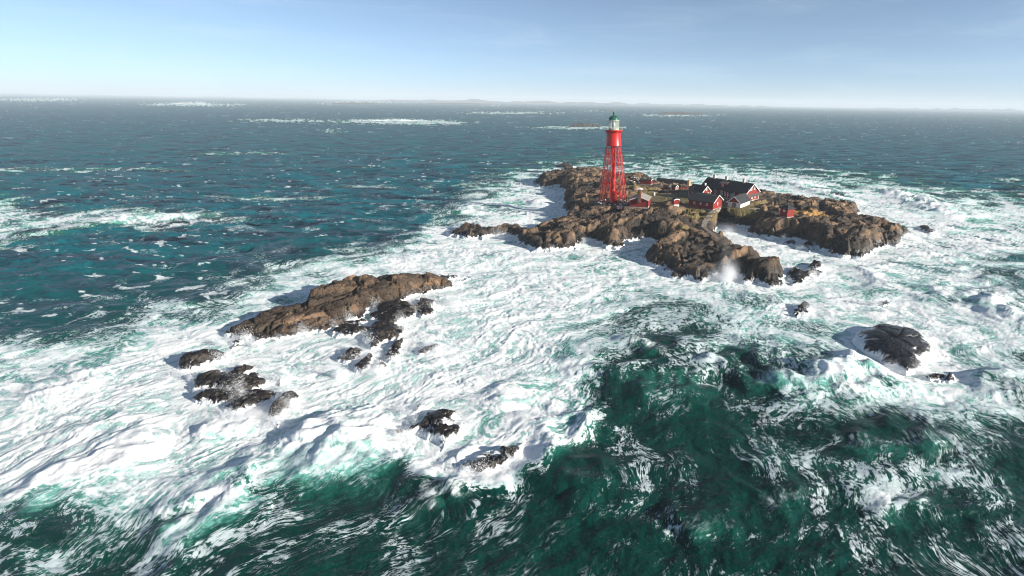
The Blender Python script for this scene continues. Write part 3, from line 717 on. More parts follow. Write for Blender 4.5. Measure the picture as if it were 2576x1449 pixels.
ctrl = [tuple(P(x, y, z)[:2]) + (z,) for x, y, z in SKERRY_H]
sk, _ = build_rock('skerry', W_SKERRY, ctrl, 0.24, M_SKER, 1.2, 0.75, 4.2, 0.85, 11)
tag(sk, 'long bare brown rock skerry in foam, apart from the lighthouse island', 'rock island')
for i, ((pl, h, lab), wp) in enumerate(zip(SMALL, W_SMALL)):
    q = np.array(wp); size = float(np.hypot(*(q.max(0) - q.min(0))))
    res = float(np.clip(size / 45, 0.08, 0.3))
    dome = 'dome rock in the swirl' in lab
    o, _ = build_rock('rock', wp, None, res, M_DOME if dome else M_SWAMP if 'sheet of foam' in lab or 'jagged' in lab else M_WET, 1.7, 0.6, max(0.7, size / 5), 0.24 if dome else float(np.clip(size / 20, 0.2, 0.6)), 70 + i * 3, top=h * 1.15)
    tag(o, lab, 'rock', 'wave-washed rocks round the island')

# ---------------------------------------------------------------- mesh builder for built things
class MB:
    def __init__(self): self.v = []; self.f = []
    def poly(self, pts, faces):
        o = len(self.v); self.v += [tuple(p) for p in pts]; self.f += [tuple(o + i for i in fc) for fc in faces]; return self
    def box(self, x0, y0, z0, x1, y1, z1):
        p = [(x, y, z) for z in (z0, z1) for y in (y0, y1) for x in (x0, x1)]
        return self.poly(p, [(0, 2, 3, 1), (4, 5, 7, 6), (0, 1, 5, 4), (2, 6, 7, 3), (0, 4, 6, 2), (1, 3, 7, 5)])
    def tube(self, a, b, ra, rb=None, n=8, caps=True):
        rb = ra if rb is None else rb
        a, b = Vector(a), Vector(b); d = (b - a).normalized()
        u = d.orthogonal().normalized(); w = d.cross(u)
        ring = [u * math.cos(2 * math.pi * i / n) + w * math.sin(2 * math.pi * i / n) for i in range(n)]
        pts = [a + q * ra for q in ring] + [b + q * rb for q in ring]
        fs = [(i, (i + 1) % n, n + (i + 1) % n, n + i) for i in range(n)]
        if caps: fs += [tuple(range(n - 1, -1, -1)), tuple(range(n, 2 * n))]
        return self.poly(pts, fs)
    def lathe(self, prof, n=32, c=(0, 0)):
        pts = []; fs = []
        for r, z in prof:
            pts += [(c[0] + r * math.cos(2 * math.pi * i / n), c[1] + r * math.sin(2 * math.pi * i / n), z) for i in range(n)]
        for k in range(len(prof) - 1):
            fs += [(k * n + i, k * n + (i + 1) % n, (k + 1) * n + (i + 1) % n, (k + 1) * n + i) for i in range(n)]
        fs += [tuple(range(n - 1, -1, -1)), tuple((len(prof) - 1) * n + i for i in range(n))]
        return self.poly(pts, fs)
    def slab(self, q, t):
        """quad of four points thickened downwards along its normal"""
        q = [Vector(p) for p in q]; nrm = (q[1] - q[0]).cross(q[3] - q[0]).normalized()
        low = [p - nrm * t for p in q]
        return self.poly(q + low, [(0, 1, 2, 3), (7, 6, 5, 4), (0, 4, 5, 1), (1, 5, 6, 2), (2, 6, 7, 3), (3, 7, 4, 0)])
    def build(self, name, mat, parent=None, smooth=False):
        me = bpy.data.meshes.new(name); me.from_pydata(self.v, [], self.f); me.materials.append(mat)
        if smooth:
            for p in me.polygons: p.use_smooth = len(p.vertices) == 4
        me.update()
        return link(name, me, None, parent)

def empty(name, loc, rz=0.0):
    o = bpy.data.objects.new(name, None); COL.objects.link(o); o.empty_display_size = 0.5
    o.location = loc; o.rotation_euler = (0, 0, rz); return o

def mat_plain(name, col, rough=0.7, var=0.25, scale=1.5, stretch=None, bump=0.0, spec=0.3, coat=0.0):
    t = NT(name); p = t.objco()
    n = t.noise(p, scale, 5, 0.6, 0.2, stretch)
    dk = tuple(c * (1 - var) for c in col); lt = tuple(min(1, c * (1 + var * 0.6)) for c in col)
    t.l.new(t.mix(t.ramp(n, 0.3, 0.7), dk, lt), t.b.inputs['Base Color'])
    t.b.inputs['Roughness'].default_value = rough; t.b.inputs['Specular IOR Level'].default_value = spec
    if coat: t.b.inputs['Coat Weight'].default_value = coat; t.b.inputs['Coat Roughness'].default_value = 0.12
    if bump: t.l.new(t.bump(n, bump, 0.05), t.b.inputs['Normal'])
    return t.m
M_RED = mat_plain('falu_red_boards', (0.21, 0.018, 0.013), 0.8, 0.28, 1.2, (6, 6, 0.5), 0.3)
M_WHITE = mat_plain('white_trim', (0.78, 0.77, 0.74), 0.6, 0.08)
M_ROOF = mat_plain('black_felt_roof', (0.030, 0.032, 0.036), 0.75, 0.35, 0.9, None, 0.4)
M_ROOF2 = mat_plain('grey_pale_roof', (0.27, 0.25, 0.225), 0.85, 0.2, 1.1, None, 0.2)
M_PENT = mat_plain('weathered_pent_roof', (0.12, 0.10, 0.085), 0.85, 0.3, 1.6, None, 0.3)
M_STONE = mat_plain('rough_stone_base', (0.36, 0.31, 0.26), 0.9, 0.35, 1.4, None, 0.6)
M_WHITESTONE = mat_plain('whitewashed_stone', (0.74, 0.73, 0.71), 0.85, 0.18, 1.3, None, 0.8)
M_CHIM = mat_plain('pale_chimney_render', (0.55, 0.50, 0.44), 0.85, 0.2, 1.2)
M_BRICK = mat_plain('red_brown_brick', (0.26, 0.075, 0.045), 0.85, 0.3, 3.0, (1, 1, 3), 0.3)
M_GLASS = mat_plain('window_glass', (0.03, 0.04, 0.05), 0.08, 0.3, 0.7, None, 0, 0.6)
M_DARK = mat_plain('dark_opening', (0.02, 0.018, 0.016), 0.9, 0.3)
M_WOOD = mat_plain('grey_plank_door', (0.30, 0.28, 0.26), 0.85, 0.25, 1.0, (8, 8, 0.6), 0.2)
M_CONC = mat_plain('worn_concrete', (0.27, 0.235, 0.20), 0.9, 0.3, 0.8, None, 0.5)
M_OCHRE = mat_plain('ochre_quay_stone', (0.42, 0.25, 0.11), 0.9, 0.3, 0.8, None, 0.5)
M_TAR = mat_plain('tarred_timber', (0.035, 0.03, 0.027), 0.8, 0.4, 0.8, (4, 4, 1))
M_LRED = mat_plain('lighthouse_red_enamel', (0.46, 0.009, 0.008), 0.36, 0.28, 0.7, (1, 1, .35), 0, 0.35, 0.08)
M_COPPER = mat_plain('green_copper', (0.016, 0.105, 0.08), 0.4, 0.3, 1.5, None, 0, 0.5)
M_FRAME = mat_plain('pale_green_lantern_frame', (0.38, 0.42, 0.34), 0.5, 0.15)
M_STEEL = mat_plain('grey_galvanised_steel', (0.42, 0.42, 0.41), 0.5, 0.2)

def mat_lantern_glass():
    t = NT('lantern_glass'); t.b.inputs['Base Color'].default_value = (0.42, 0.52, 0.49, 1)
    t.b.inputs['Roughness'].default_value = 0.05; t.b.inputs['Alpha'].default_value = 0.30
    t.b.inputs['Specular IOR Level'].default_value = 0.6
    return t.m
M_LGLASS = mat_lantern_glass()

def window(parent, face, u, z, w, h, L, W, mullion=1, mat=None):
    """white frame with glazing bars and one pane object per light; face: front/back/left/right of the walls"""
    e = 0.06; t = 0.11
    def bx(mb, u0, z0, u1, z1, d0, d1):
        if face == 'front': mb.box(u0, -d1, z0, u1, -d0, z1)
        elif face == 'back': mb.box(u0, W + d0, z0, u1, W + d1, z1)
        elif face == 'right': mb.box(L + d0, u0, z0, L + d1, u1, z1)
        else: mb.box(-d1, u0, z0, -d0, u1, z1)
    mb = MB(); u0, u1 = u - w / 2, u + w / 2
    bx(mb, u0, z, u1, z + t, 0.0, e); bx(mb, u0, z + h - t, u1, z + h, 0.0, e)
    bx(mb, u0, z + t, u0 + t, z + h - t, 0.0, e); bx(mb, u1 - t, z + t, u1, z + h - t, 0.0, e)
    cell = (w - 2 * t) / (mullion + 1)
    for k in range(mullion):
        c = u0 + t + cell * (k + 1); bx(mb, c - 0.05, z + t, c + 0.05, z + h - t, 0.003, e - 0.01)
    fo = mb.build('window', mat or M_WHITE, parent)
    for k in range(mullion + 1):
        p = MB(); a = u0 + t + cell * k + (0.05 if k else 0); b = u0 + t + cell * (k + 1) - (0.05 if k < mullion else 0)
        bx(p, a, z + t, b, z + h - t, 0.004, 0.02); p.build('pane', M_GLASS, fo)
    return fo

def gabled(name, label, cat, loc, yaw, L, W, wh, rise, wall_mat=None, roof_mat=None, trim_mat=None, base=(0.5, None), over=0.35, eave=0.3, corner=True, foot=1.5, split=None):
    """ridge along local x; wall parts, two roof slopes, bargeboards, corner boards"""
    root = empty(name, loc, yaw); tag(root, label, cat)
    wall_mat = wall_mat or M_RED; roof_mat = roof_mat or M_ROOF; trim_mat = trim_mat or M_WHITE
    b = MB(); bh, bm = base
    b.box(-0.03, -0.03, -foot, L + 0.03, W + 0.03, bh); b.build('foundation', bm or M_STONE, root)
    w = MB(); z0 = bh + 0.002
    pent = lambda x: [(x, 0, z0), (x, W, z0), (x, W, wh), (x, W / 2, wh + rise), (x, 0, wh)]
    w.poly(pent(0) + pent(L), [(0, 1, 2, 3, 4), (9, 8, 7, 6, 5), (0, 5, 6, 1), (1, 6, 7, 2), (2, 7, 8, 3), (3, 8, 9, 4), (4, 9, 5, 0)])
    w.build('wall', wall_mat, root)
    sl = rise / (W / 2); th = 0.14
    for s in (0, 1):
        r = MB(); ye = -eave if s == 0 else W + eave; ze = wh - sl * eave + 0.16; zr = wh + rise + 0.16
        q = [(-over, ye, ze), (L + over, ye, ze), (L + over, W / 2, zr), (-over, W / 2, zr)]
        if s: q = [q[1], q[0], q[3], q[2]]
        r.slab(q, th); r.build('roof_slope', roof_mat, root)
        for x in (-over - 0.05, L + over):
            k = MB(); k.slab([(x, ye, ze - 0.02), (x + 0.05, ye, ze - 0.02), (x + 0.05, W / 2, zr - 0.02), (x, W / 2, zr - 0.02)] if not s else
                             [(x + 0.05, ye, ze - 0.02), (x, ye, ze - 0.02), (x, W / 2, zr - 0.02), (x + 0.05, W / 2, zr - 0.02)], 0.24)
            k.build('bargeboard', trim_mat, root)
    rc = MB(); rc.box(-over, W / 2 - 0.12, wh + rise + 0.12, L + over, W / 2 + 0.12, wh + rise + 0.21); rc.build('ridge_cap', roof_mat, root)
    if corner:
        for (x, y) in ((0, 0), (L, 0), (0, W), (L, W)):
            c = MB(); c.box(x - 0.08, y - 0.08, z0, x + 0.08, y + 0.08, wh - 0.05); c.build('corner_board', trim_mat if corner == 'white' else wall_mat, root)
    return root

def chimney(root, x, y, z0, z1, w=0.9, mat=None):
    mb = MB(); mb.box(x - w / 2, y - w / 2, z0, x + w / 2, y + w / 2, z1)
    c = mb.build('chimney', mat or M_CHIM, root)
    k = MB(); k.box(x - w / 2 - 0.08, y - w / 2 - 0.08, z1, x + w / 2 + 0.08, y + w / 2 + 0.08, z1 + 0.16); k.build('chimney_cap', mat or M_CHIM, c)
    return c
R = math.radians

# ---------------------------------------------------------------- keepers' house with its additions
h = gabled('keepers_house', 'long dark-roofed red house with three chimneys and white trim', 'house', (35.3, 216.4, 5.9), R(-48.8), 22.2, 8.5, 3.4, 3.15, base=(0.5, None), over=0.45, eave=0.4, corner='white')
for x in (7.4, 10.6, 16.4, 19.6): window(h, 'front', x, 1.15, 1.25, 1.75, 22.2, 8.5, 2)
for x in (12.35, 13.75): window(h, 'front', x, 1.1, 0.75, 1.6, 22.2, 8.5, 1)
for y, w, z, hh in ((3.1, 1.2, 4.15, 1.45), (5.3, 0.8, 4.3, 1.25), (1.55, 0.6, 3.9, 0.8)): window(h, 'right', y, z, w, hh, 22.2, 8.5, 2 if w > 1 else 1)
for y in (2.2, 4.2, 6.2): window(h, 'right', y, 0.95, 0.8, 1.55, 22.2, 8.5, 1)
for x in (3.2, 9.3, 17.8): chimney(h, x, 4.25, 5.6, 7.95)
mb = MB(); mb.slab([(22.25, -0.3, 2.85), (23.9, -0.3, 2.30), (23.9, 8.9, 2.30), (22.25, 8.9, 2.85)], 0.12); mb.build('pent_roof', M_PENT, h)
mb = MB(); mb.box(15.0, -0.09, 0.5, 15.95, -0.01, 2.6); dr = mb.build('door', M_WOOD, h)
mb = MB(); mb.box(15.8, -0.14, 1.45, 15.86, -0.095, 1.55); mb.build('handle', M_STEEL, dr)
mb = MB()
for x in (14.85, 16.0): mb.box(x, -0.12, 0.5, x + 0.12, 0.0, 2.72)
mb.box(14.85, -0.12, 2.73, 16.12, 0.0, 2.86); mb.build('door_frame', M_WHITE, h)
mb = MB(); mb.slab([(14.4, -1.3, 2.75), (16.5, -1.3, 2.75), (16.5, -0.05, 3.1), (14.4, -0.05, 3.1)], 0.09); mb.build('door_canopy', M_ROOF, h)
for x in (14.5, 16.4):
    mb = MB(); mb.tube((x, -1.2, -0.5), (x, -1.2, 2.68), 0.06, n=6); mb.build('canopy_post', M_WHITE, h)
# shed dormer on the front slope
mb = MB(); sl = 3.15 / 4.25
def on_roof(y): return 3.4 + sl * y + 0.17
dx0, dx1, dy = 8.7, 11.6, 0.95
mb.poly([(dx0, dy, on_roof(dy)), (dx1, dy, on_roof(dy)), (dx1, dy, on_roof(dy) + 1.25), (dx0, dy, on_roof(dy) + 1.25), (dx0, 3.1, on_roof(3.1)), (dx1, 3.1, on_roof(3.1))],
        [(0, 1, 2, 3), (1, 5, 2), (0, 3, 4), (3, 2, 5, 4), (0, 4, 5, 1)])
dm = mb.build('dormer', M_RED, h)
mb = MB(); mb.slab([(dx0 - 0.25, dy - 0.35, on_roof(dy) + 1.22), (dx1 + 0.25, dy - 0.35, on_roof(dy) + 1.22), (dx1 + 0.25, 3.3, on_roof(3.1) + 0.28), (dx0 - 0.25, 3.3, on_roof(3.1) + 0.28)], 0.1); mb.build('dormer_roof', M_PENT, dm)
mb = MB()
for a in (0, 0.42, 0.84): mb.box(9.65 + a, dy - 0.06, on_roof(dy) + 0.2, 9.75 + a, dy - 0.005, on_roof(dy) + 1.05)
mb.box(9.76, dy - 0.055, on_roof(dy) + 0.2, 10.48, dy - 0.006, on_roof(dy) + 0.29); mb.box(9.76, dy - 0.055, on_roof(dy) + 0.96, 10.48, dy - 0.006, on_roof(dy) + 1.05)
mb.build('dormer_window', M_WHITE, dm)
mb = MB(); mb.box(9.76, dy - 0.02, on_roof(dy) + 0.3, 10.48, dy - 0.003, on_roof(dy) + 0.95); mb.build('dormer_pane', M_GLASS, dm)
# gabled porch
mb = MB(); mb.poly([(2.2, -1.7, -1), (4.4, -1.7, -1), (4.4, -0.01, -1), (2.2, -0.01, -1), (2.2, -1.7, 2.6), (4.4, -1.7, 2.6), (4.4, -0.01, 2.6), (2.2, -0.01, 2.6), (3.3, -1.7, 3.2), (3.3, -0.01, 3.2)],
                   [(3, 2, 1, 0), (0, 1, 5, 8, 4), (1, 2, 6, 5), (2, 3, 7, 9, 6), (3, 0, 4, 7), (4, 8, 9, 7), (5, 6, 9, 8)])
po = mb.build('porch', M_RED, h)
for s in (-1, 1):
    mb = MB(); q = [(3.3 + s * 1.35, -1.9, 2.57), (3.3 + s * 1.35, -0.02, 2.57), (3.3, -0.02, 3.32), (3.3, -1.9, 3.32)]
    mb.slab(q if s > 0 else [q[1], q[0], q[3], q[2]], 0.08); mb.build('porch_roof', M_WHITE if s < 0 else M_ROOF, po)

a = gabled('annex_house', 'low red annex with a ladder on its black roof beside the keepers\' house', 'house', (29.5, 210.3, 5.9), R(-50), 7.0, 5.0, 2.7, 2.1, over=0.35, eave=0.3, corner='white')
window(a, 'right', 1.5, 1.0, 0.8, 1.2, 7.0, 5.0, 1); window(a, 'right', 3.6, 1.0, 0.8, 1.2, 7.0, 5.0, 1); window(a, 'right', 2.5, 3.05, 0.6, 0.8, 7.0, 5.0, 1)
window(a, 'front', 2.0, 1.0, 0.9, 1.2, 7.0, 5.0, 1)
mb = MB(); s2 = 2.1 / 2.5
def r2(y): return 2.7 + s2 * y + 0.22
for x in (1.0, 1.5): mb.tube((x, -0.2, r2(-0.2)), (x, 2.4, r2(2.4)), 0.05, n=5)
for k in range(9): y = 0.0 + k * 0.28; mb.tube((1.0, y, r2(y)), (1.5, y, r2(y)), 0.035, n=5)
mb.build('roof_ladder', M_WOOD, a)
chimney(a, 5.3, 3.4, 4.0, 5.6, 0.6)

s = gabled('boat_shed', 'flat dark hut standing behind the annex with the ladder', 'shed', (36.2, 221.5, 5.6), R(-48.8), 5.5, 4.0, 3.0, 0.5, wall_mat=M_TAR, trim_mat=M_TAR, over=0.25, eave=0.25, corner=False)

b = gabled('red_barn', 'dark red barn with black roof and white gable boards by the path', 'barn', (26.8, 188.7, 5.75), R(-35.5), 9.5, 7.3, 2.85, 2.05, base=(0.25, None), over=0.5, eave=0.45, corner=True)
for x, w in ((2.1, 0.75), (4.6, 0.55), (7.1, 0.75)): window(b, 'front', x, 1.35, w, 0.85, 9.5, 7.3, 1)
window(b, 'right', 3.7, 1.3, 0.75, 1.0, 9.5, 7.3, 1)
for k, x in enumerate((1.7, 3.3, 5.0, 6.6, 8.3)):
    mb = MB(); y = 2.7 + 0.25 * (k % 2)
    mb.slab([(x - 0.75, y, 2.85 + 2.05 / 3.65 * y + 0.20), (x + 0.75, y, 2.85 + 2.05 / 3.65 * y + 0.20), (x + 0.75, 3.6, 2.85 + 2.05 / 3.65 * 3.6 + 0.20), (x - 0.75, 3.6, 2.85 + 2.05 / 3.65 * 3.6 + 0.20)], 0.03)
    mb.build('roof_patch', mat_plain('lichen_roof_felt', (0.07, 0.085, 0.075), 0.9, 0.4, 1.2) if k == 0 else bpy.data.materials['lichen_roof_felt'], b)

# whitewashed stone store: gable with an arched doorway towards the path
st = gabled('stone_store', 'whitewashed stone store with red gable and arched doorway', 'store house', (45.35, 187.75, 5.7), R(55.6), 9.4, 4.9, 1.95, 2.05, wall_mat=M_RED, base=(1.9, M_WHITESTONE), over=0.5, eave=0.45, corner=False)
mb = MB(); ar = [(0.62 * math.cos(math.pi * k / 10), 1.0 + 0.62 * math.sin(math.pi * k / 10)) for k in range(11)]
prof = [(0.62, -0.4)] + ar + [(-0.62, -0.4)]; n = len(prof)
mb.poly([(-0.045, 2.45 + a_, z_) for a_, z_ in prof] + [(-0.10, 2.45 + a_, z_) for a_, z_ in prof], [tuple(range(n)), tuple(range(2 * n - 1, n - 1, -1))] + [(i, (i + 1) % n, n + (i + 1) % n, n + i) for i in range(n)])
dr = mb.build('doorway', M_DARK, st)
mb = MB(); mb.box(-0.19, 2.22, -0.4, -0.11, 2.68, 1.35); mb.build('door_leaf', M_WOOD, st)
for k in range(9):
    a0, a1 = math.pi * k / 9 + 0.02, math.pi * (k + 1) / 9 - 0.02; mb = MB()
    q = [(r_ * math.cos(t_), 1.0 + r_ * math.sin(t_)) for r_, t_ in ((0.66, a0), (0.98, a0), (0.98, a1), (0.66, a1))]
    mb.poly([(-0.04, 2.45 + u_, z_) for u_, z_ in q] + [(-0.16, 2.45 + u_, z_) for u_, z_ in q], [(0, 1, 2, 3), (7, 6, 5, 4), (0, 4, 5, 1), (1, 5, 6, 2), (2, 6, 7, 3), (3, 7, 4, 0)])
    mb.build('arch_stone', M_STONE, st)

# engine house with its brick smoke tower
e = gabled('engine_house', 'red gabled engine house with brick smoke tower beside the lighthouse', 'engine house', (11.55, 184.5, 5.15), R(80), 7.8, 6.25, 3.55, 1.15, roof_mat=M_ROOF2, base=(1.0, M_STONE), over=0.4, eave=0.45, corner=True)
tw = MB(); tw.box(-0.62, 2.5, 2.7, 0.65, 3.75, 7.3); t_ = tw.build('smoke_tower', M_BRICK, e)
for y in (2.86, 3.2):
    mb = MB(); mb.box(-0.70, y, 2.9, -0.625, y + 0.09, 6.9); mb.build('ladder_rail', M_WOOD, t_)
for k in range(4):
    mb = MB(); mb.box(-0.66, 2.97, 4.0 + k * 0.72, -0.625, 3.18, 4.4 + k * 0.72); mb.build('vent_opening', M_DARK, t_)
for s_, sw in ((0, 0), (1, 0), (0, 1), (1, 1)):
    mb = MB(); cx, cy, z0, z1, r_ = 0.015, 3.125, 7.28, 7.75, 0.95
    if not sw:
        q = [(cx - r_, cy - r_, z0), (cx + r_, cy - r_, z0), (cx + r_, cy, z1), (cx - r_, cy, z1)] if not s_ else [(cx + r_, cy + r_, z0), (cx - r_, cy + r_, z0), (cx - r_, cy, z1), (cx + r_, cy, z1)]
    else:
        q = [(cx - r_, cy + r_ * .97, z0 + .01), (cx - r_, cy - r_ * .97, z0 + .01), (cx, cy - r_ * .97, z1 + .01), (cx, cy + r_ * .97, z1 + .01)] if not s_ else [(cx + r_, cy - r_ * .97, z0 + .01), (cx + r_, cy + r_ * .97, z0 + .01), (cx, cy + r_ * .97, z1 + .01), (cx, cy - r_ * .97, z1 + .01)]
    mb.slab(q, 0.12); mb.build('tower_cap', M_WHITE, t_)

ss = gabled('small_red_shed', 'tiny red shed on a high white plinth between engine house and barn', 'shed', (20.4, 187.7, 5.85), R(-72), 1.9, 2.0, 2.85, 0.35, base=(1.15, M_WHITE), over=0.18, eave=0.22, corner=True)
sto = gabled('red_store_shed', 'long low red shed with flat dark roof on the grass beyond the lighthouse', 'shed', (11.2, 247.9, 4.7), R(-16.6), 5.4, 3.7, 2.3, 0.45, over=0.2, eave=0.25, corner=False)
mb = MB(); mb.box(5.41, 1.2, 0.3, 5.47, 2.3, 2.1); mb.build('door', M_RED, sto)
oa = gabled('red_privy', 'dark red low outhouse by the harbour basin', 'outhouse', (21.7, 239.4, 3.7), R(-25), 2.6, 2.2, 1.7, 0.5, over=0.15, eave=0.2, corner=False)
ob = gabled('windowed_outhouse', 'small red outhouse with white corners and a square window', 'outhouse', (25.4, 238.0, 3.7), R(-40), 2.2, 1.9, 2.0, 0.6, over=0.2, eave=0.2, corner='white')
window(ob, 'right', 0.95, 0.9, 0.7, 0.7, 2.2, 1.9, 0)
oc = gabled('red_back_shed', 'dark red shed seen through the lighthouse legs', 'shed', (-7.2, 236.5, 5.2), R(-8), 6.5, 4.0, 2.4, 0.9, over=0.2, eave=0.25, corner=False)
# fence of single boards
fn = empty('red_fence', (29.3, 240.0, ground(31, 240.2) - 0.1), R(5)); tag(fn, 'red board fence between the windowed outhouse and the annex', 'fence')
bd = MB(); bd.box(0, 0, -0.6, 0.24, 0.05, 1.5); b0 = bd.build('board', M_RED, fn)
for k in range(1, 15):
    o = b0.copy(); COL.objects.link(o); o.parent = fn; o.location = (k * 0.275, 0, 0.03 * math.sin(k * 2.1))
for z in (0.4, 1.1):
    mb = MB(); mb.box(-0.05, 0.052, z, 4.15, 0.11, z + 0.12); mb.build('rail', M_RED, fn)

# hipped lookout hut
hu = empty('lookout_hut', (57.23, 171.35, 6.0), R(29.6)); tag(hu, 'square red hut with a black pyramid roof on the eastern rocks', 'hut')
mb = MB(); mb.box(-0.02, -0.02, -1.8, 3.22, 3.22, 0.15); mb.build('foundation', M_STONE, hu)
mb = MB(); mb.box(0, 0, 0.152, 3.2, 3.2, 2.75); mb.build('wall', M_RED, hu)
mb = MB(); c0, c1, zt = -0.42, 3.62, 2.72
mb.poly([(c0, c0, zt), (c1, c0, zt), (c1, c1, zt), (c0, c1, zt), (c0, c0, zt + .1), (c1, c0, zt + .1), (c1, c1, zt + .1), (c0, c1, zt + .1), (1.6, 1.6, 4.15)],
        [(3, 2, 1, 0), (0, 1, 5, 4), (1, 2, 6, 5), (2, 3, 7, 6), (3, 0, 4, 7), (4, 5, 8), (5, 6, 8), (6, 7, 8), (7, 4, 8)]); mb.build('roof', M_ROOF, hu)
mb = MB(); mb.tube((1.6, 1.6, 4.1), (1.6, 1.6, 4.45), 0.06, n=6); mb.build('finial', M_STEEL, hu)
for y in (1.25, 1.75): window(hu, 'left', y, 1.75, 0.38, 0.6, 3.2, 3.2, 0)

# ---------------------------------------------------------------- lighthouse: sixteen raking legs round a central tube
LX, LY, LZ = -1.1, 195.0, 5.85
lh = empty('lighthouse', (LX, LY, LZ)); tag(lh, 'tall red iron lighthouse on splayed legs with green lantern dome', 'lighthouse')
NL, ZD, RB, RD = 16, 20.6, 5.35, 2.72
def leg_r(z): return RB + (RD - RB) * z / ZD
def lp(k, z, dr=0.0):
    a = math.pi / NL + 2 * math.pi * k / NL - math.pi / 2; r_ = leg_r(z) + dr
    return (r_ * math.cos(a), r_ * math.sin(a), z)
for k in range(NL):
    a = math.pi / NL + 2 * math.pi * k / NL - math.pi / 2
    gz = ground(LX + RB * math.cos(a), LY + RB * math.sin(a)) - LZ
    mb = MB(); x, y, _ = lp(k, 0); mb.lathe([(0.38, min(gz, 0) - 1.5), (0.36, 0.15), (0.26, 0.32)], 8, (x, y)); mb.build('foot', M_WHITESTONE, lh)
    mb = MB(); mb.tube(lp(k, 0.25), lp(k, ZD + 0.1), 0.13, 0.115, 8)
    lg = mb.build('leg', M_LRED, lh, True)
    mb = MB()
    for z in (3.2, 6.8, 10.5, 14.2, 17.9):
        p = Vector(lp(k, z)); mb.tube(p - Vector((0, 0, .16)), p + Vector((0, 0, .16)), 0.19, n=8)
    mb.build('flange', M_LRED, lg)
for z in (3.2, 6.8, 10.5, 14.2, 17.9):
    mb = MB()
    for k in range(NL): mb.tube(lp(k, z), lp(k + 1, z), 0.06, n=6)
    mb.build('ring_beam', M_LRED, lh)
    for k in range(0, NL, 2):
        mb = MB(); p = lp(k, z); q = (0.95 * p[0] / leg_r(z), 0.95 * p[1] / leg_r(z), z); mb.tube(q, p, 0.05, n=6); mb.build('radial_tie', M_LRED, lh)
zz_ = [0.3, 3.2, 6.8, 10.5, 14.2, 17.9, 20.5]
for i in range(6):
    for k in range(NL):
        mb = MB(); mb.tube(lp(k, zz_[i]), lp(k + 1, zz_[i + 1]), 0.032, n=5); mb.tube(lp(k + 1, zz_[i]), lp(k, zz_[i + 1]), 0.032, n=5)
        mb.build('cross_brace', M_LRED, lh)
for k in range(0, NL, 2):     # stays from the tube down to the feet
    p = lp(k, 0.3); mb = MB(); mb.tube((0.9 * p[0] / RB, 0.9 * p[1] / RB, 6.6), p, 0.04, n=5); mb.build('stay', M_LRED, lh)
mb = MB(); mb.lathe([(1.02, -2), (1.02, 0.4), (0.95, 0.5), (0.95, ZD + 0.2)], 28); mb.build('stair_tube', M_LRED, lh, True)
for z in (3.4, 6.8, 10.5, 14.2, 17.9):
    mb = MB(); mb.lathe([(0.96, z - .1), (1.02, z - .08), (1.02, z + .08), (0.96, z + .1)], 28); mb.build('tube_band', M_LRED, lh, True)
mb = MB(); mb.lathe([(0.62, -1.5), (0.62, 3.9), (0.76, 4.0), (0.76, 4.25), (0.2, 4.5)], 20, (0.85, -1.1)); mb.build('entrance_drum', M_LRED, lh, True)
mb = MB(); mb.lathe([(2.86, ZD), (2.92, ZD + .12), (2.84, ZD + .3), (2.47, ZD + 4.6), (2.5, ZD + 4.75)], 48); dr = mb.build('service_drum', M_LRED, lh, True)
mb = MB(); mb.lathe([(2.45, ZD + 4.76), (2.75, ZD + 4.85), (3.1, ZD + 5.15), (3.25, ZD + 5.2), (3.28, ZD + 5.45), (2.0, ZD + 5.5)], 48); mb.build('gallery', M_LRED, lh, True)
for k in range(24):
    a = 2 * math.pi * k / 24; c, s = math.cos(a), math.sin(a)
    mb = MB(); mb.tube((2.5 * c, 2.5 * s, ZD + 4.35), (3.05 * c, 3.05 * s, ZD + 5.08), 0.05, n=5); mb.build('bracket', M_LRED, lh)
    mb = MB(); mb.tube((3.18 * c, 3.18 * s, ZD + 5.4), (3.18 * c, 3.18 * s, ZD + 6.5), 0.02, n=5); mb.build('rail_post', M_FRAME, lh)
for z in (5.95, 6.5):
    mb = MB()
    for k in range(24):
        a, b2 = 2 * math.pi * k / 24, 2 * math.pi * (k + 1) / 24
        mb.tube((3.18 * math.cos(a), 3.18 * math.sin(a), ZD + z), (3.18 * math.cos(b2), 3.18 * math.sin(b2), ZD + z), 0.018, n=5)
    mb.build('rail', M_FRAME, lh)
ZL = ZD + 5.5
mb = MB(); mb.lathe([(1.88, ZL), (1.88, ZL + 0.55), (1.8, ZL + 0.6)], 32); mb.build('lantern_plinth', M_FRAME, lh, True)
NP = 12
for k in range(NP):
    a0, a1 = 2 * math.pi * k / NP, 2 * math.pi * (k + 1) / NP; c0, s0, c1, s1 = math.cos(a0), math.sin(a0), math.cos(a1), math.sin(a1)
    mb = MB(); mb.tube((1.84 * c0, 1.84 * s0, ZL + .55), (1.84 * c0, 1.84 * s0, ZL + 3.3), 0.06, n=6); mb.build('mullion', M_FRAME, lh)
    for j in range(3):
        z0 = ZL + .6 + j * 0.9; mb = MB()
        mb.poly([(1.8 * c0, 1.8 * s0, z0), (1.8 * c1, 1.8 * s1, z0), (1.8 * c1, 1.8 * s1, z0 + .88), (1.8 * c0, 1.8 * s0, z0 + .88)], [(0, 1, 2, 3)]); mb.build('pane', M_LGLASS, lh)
for j in range(1, 3):
    mb = MB()
    for k in range(NP):
        a0, a1 = 2 * math.pi * k / NP, 2 * math.pi * (k + 1) / NP
        mb.tube((1.84 * math.cos(a0), 1.84 * math.sin(a0), ZL + .55 + j * .9), (1.84 * math.cos(a1), 1.84 * math.sin(a1), ZL + .55 + j * .9), 0.03, n=5)
    mb.build('glazing_bar', M_FRAME, lh)
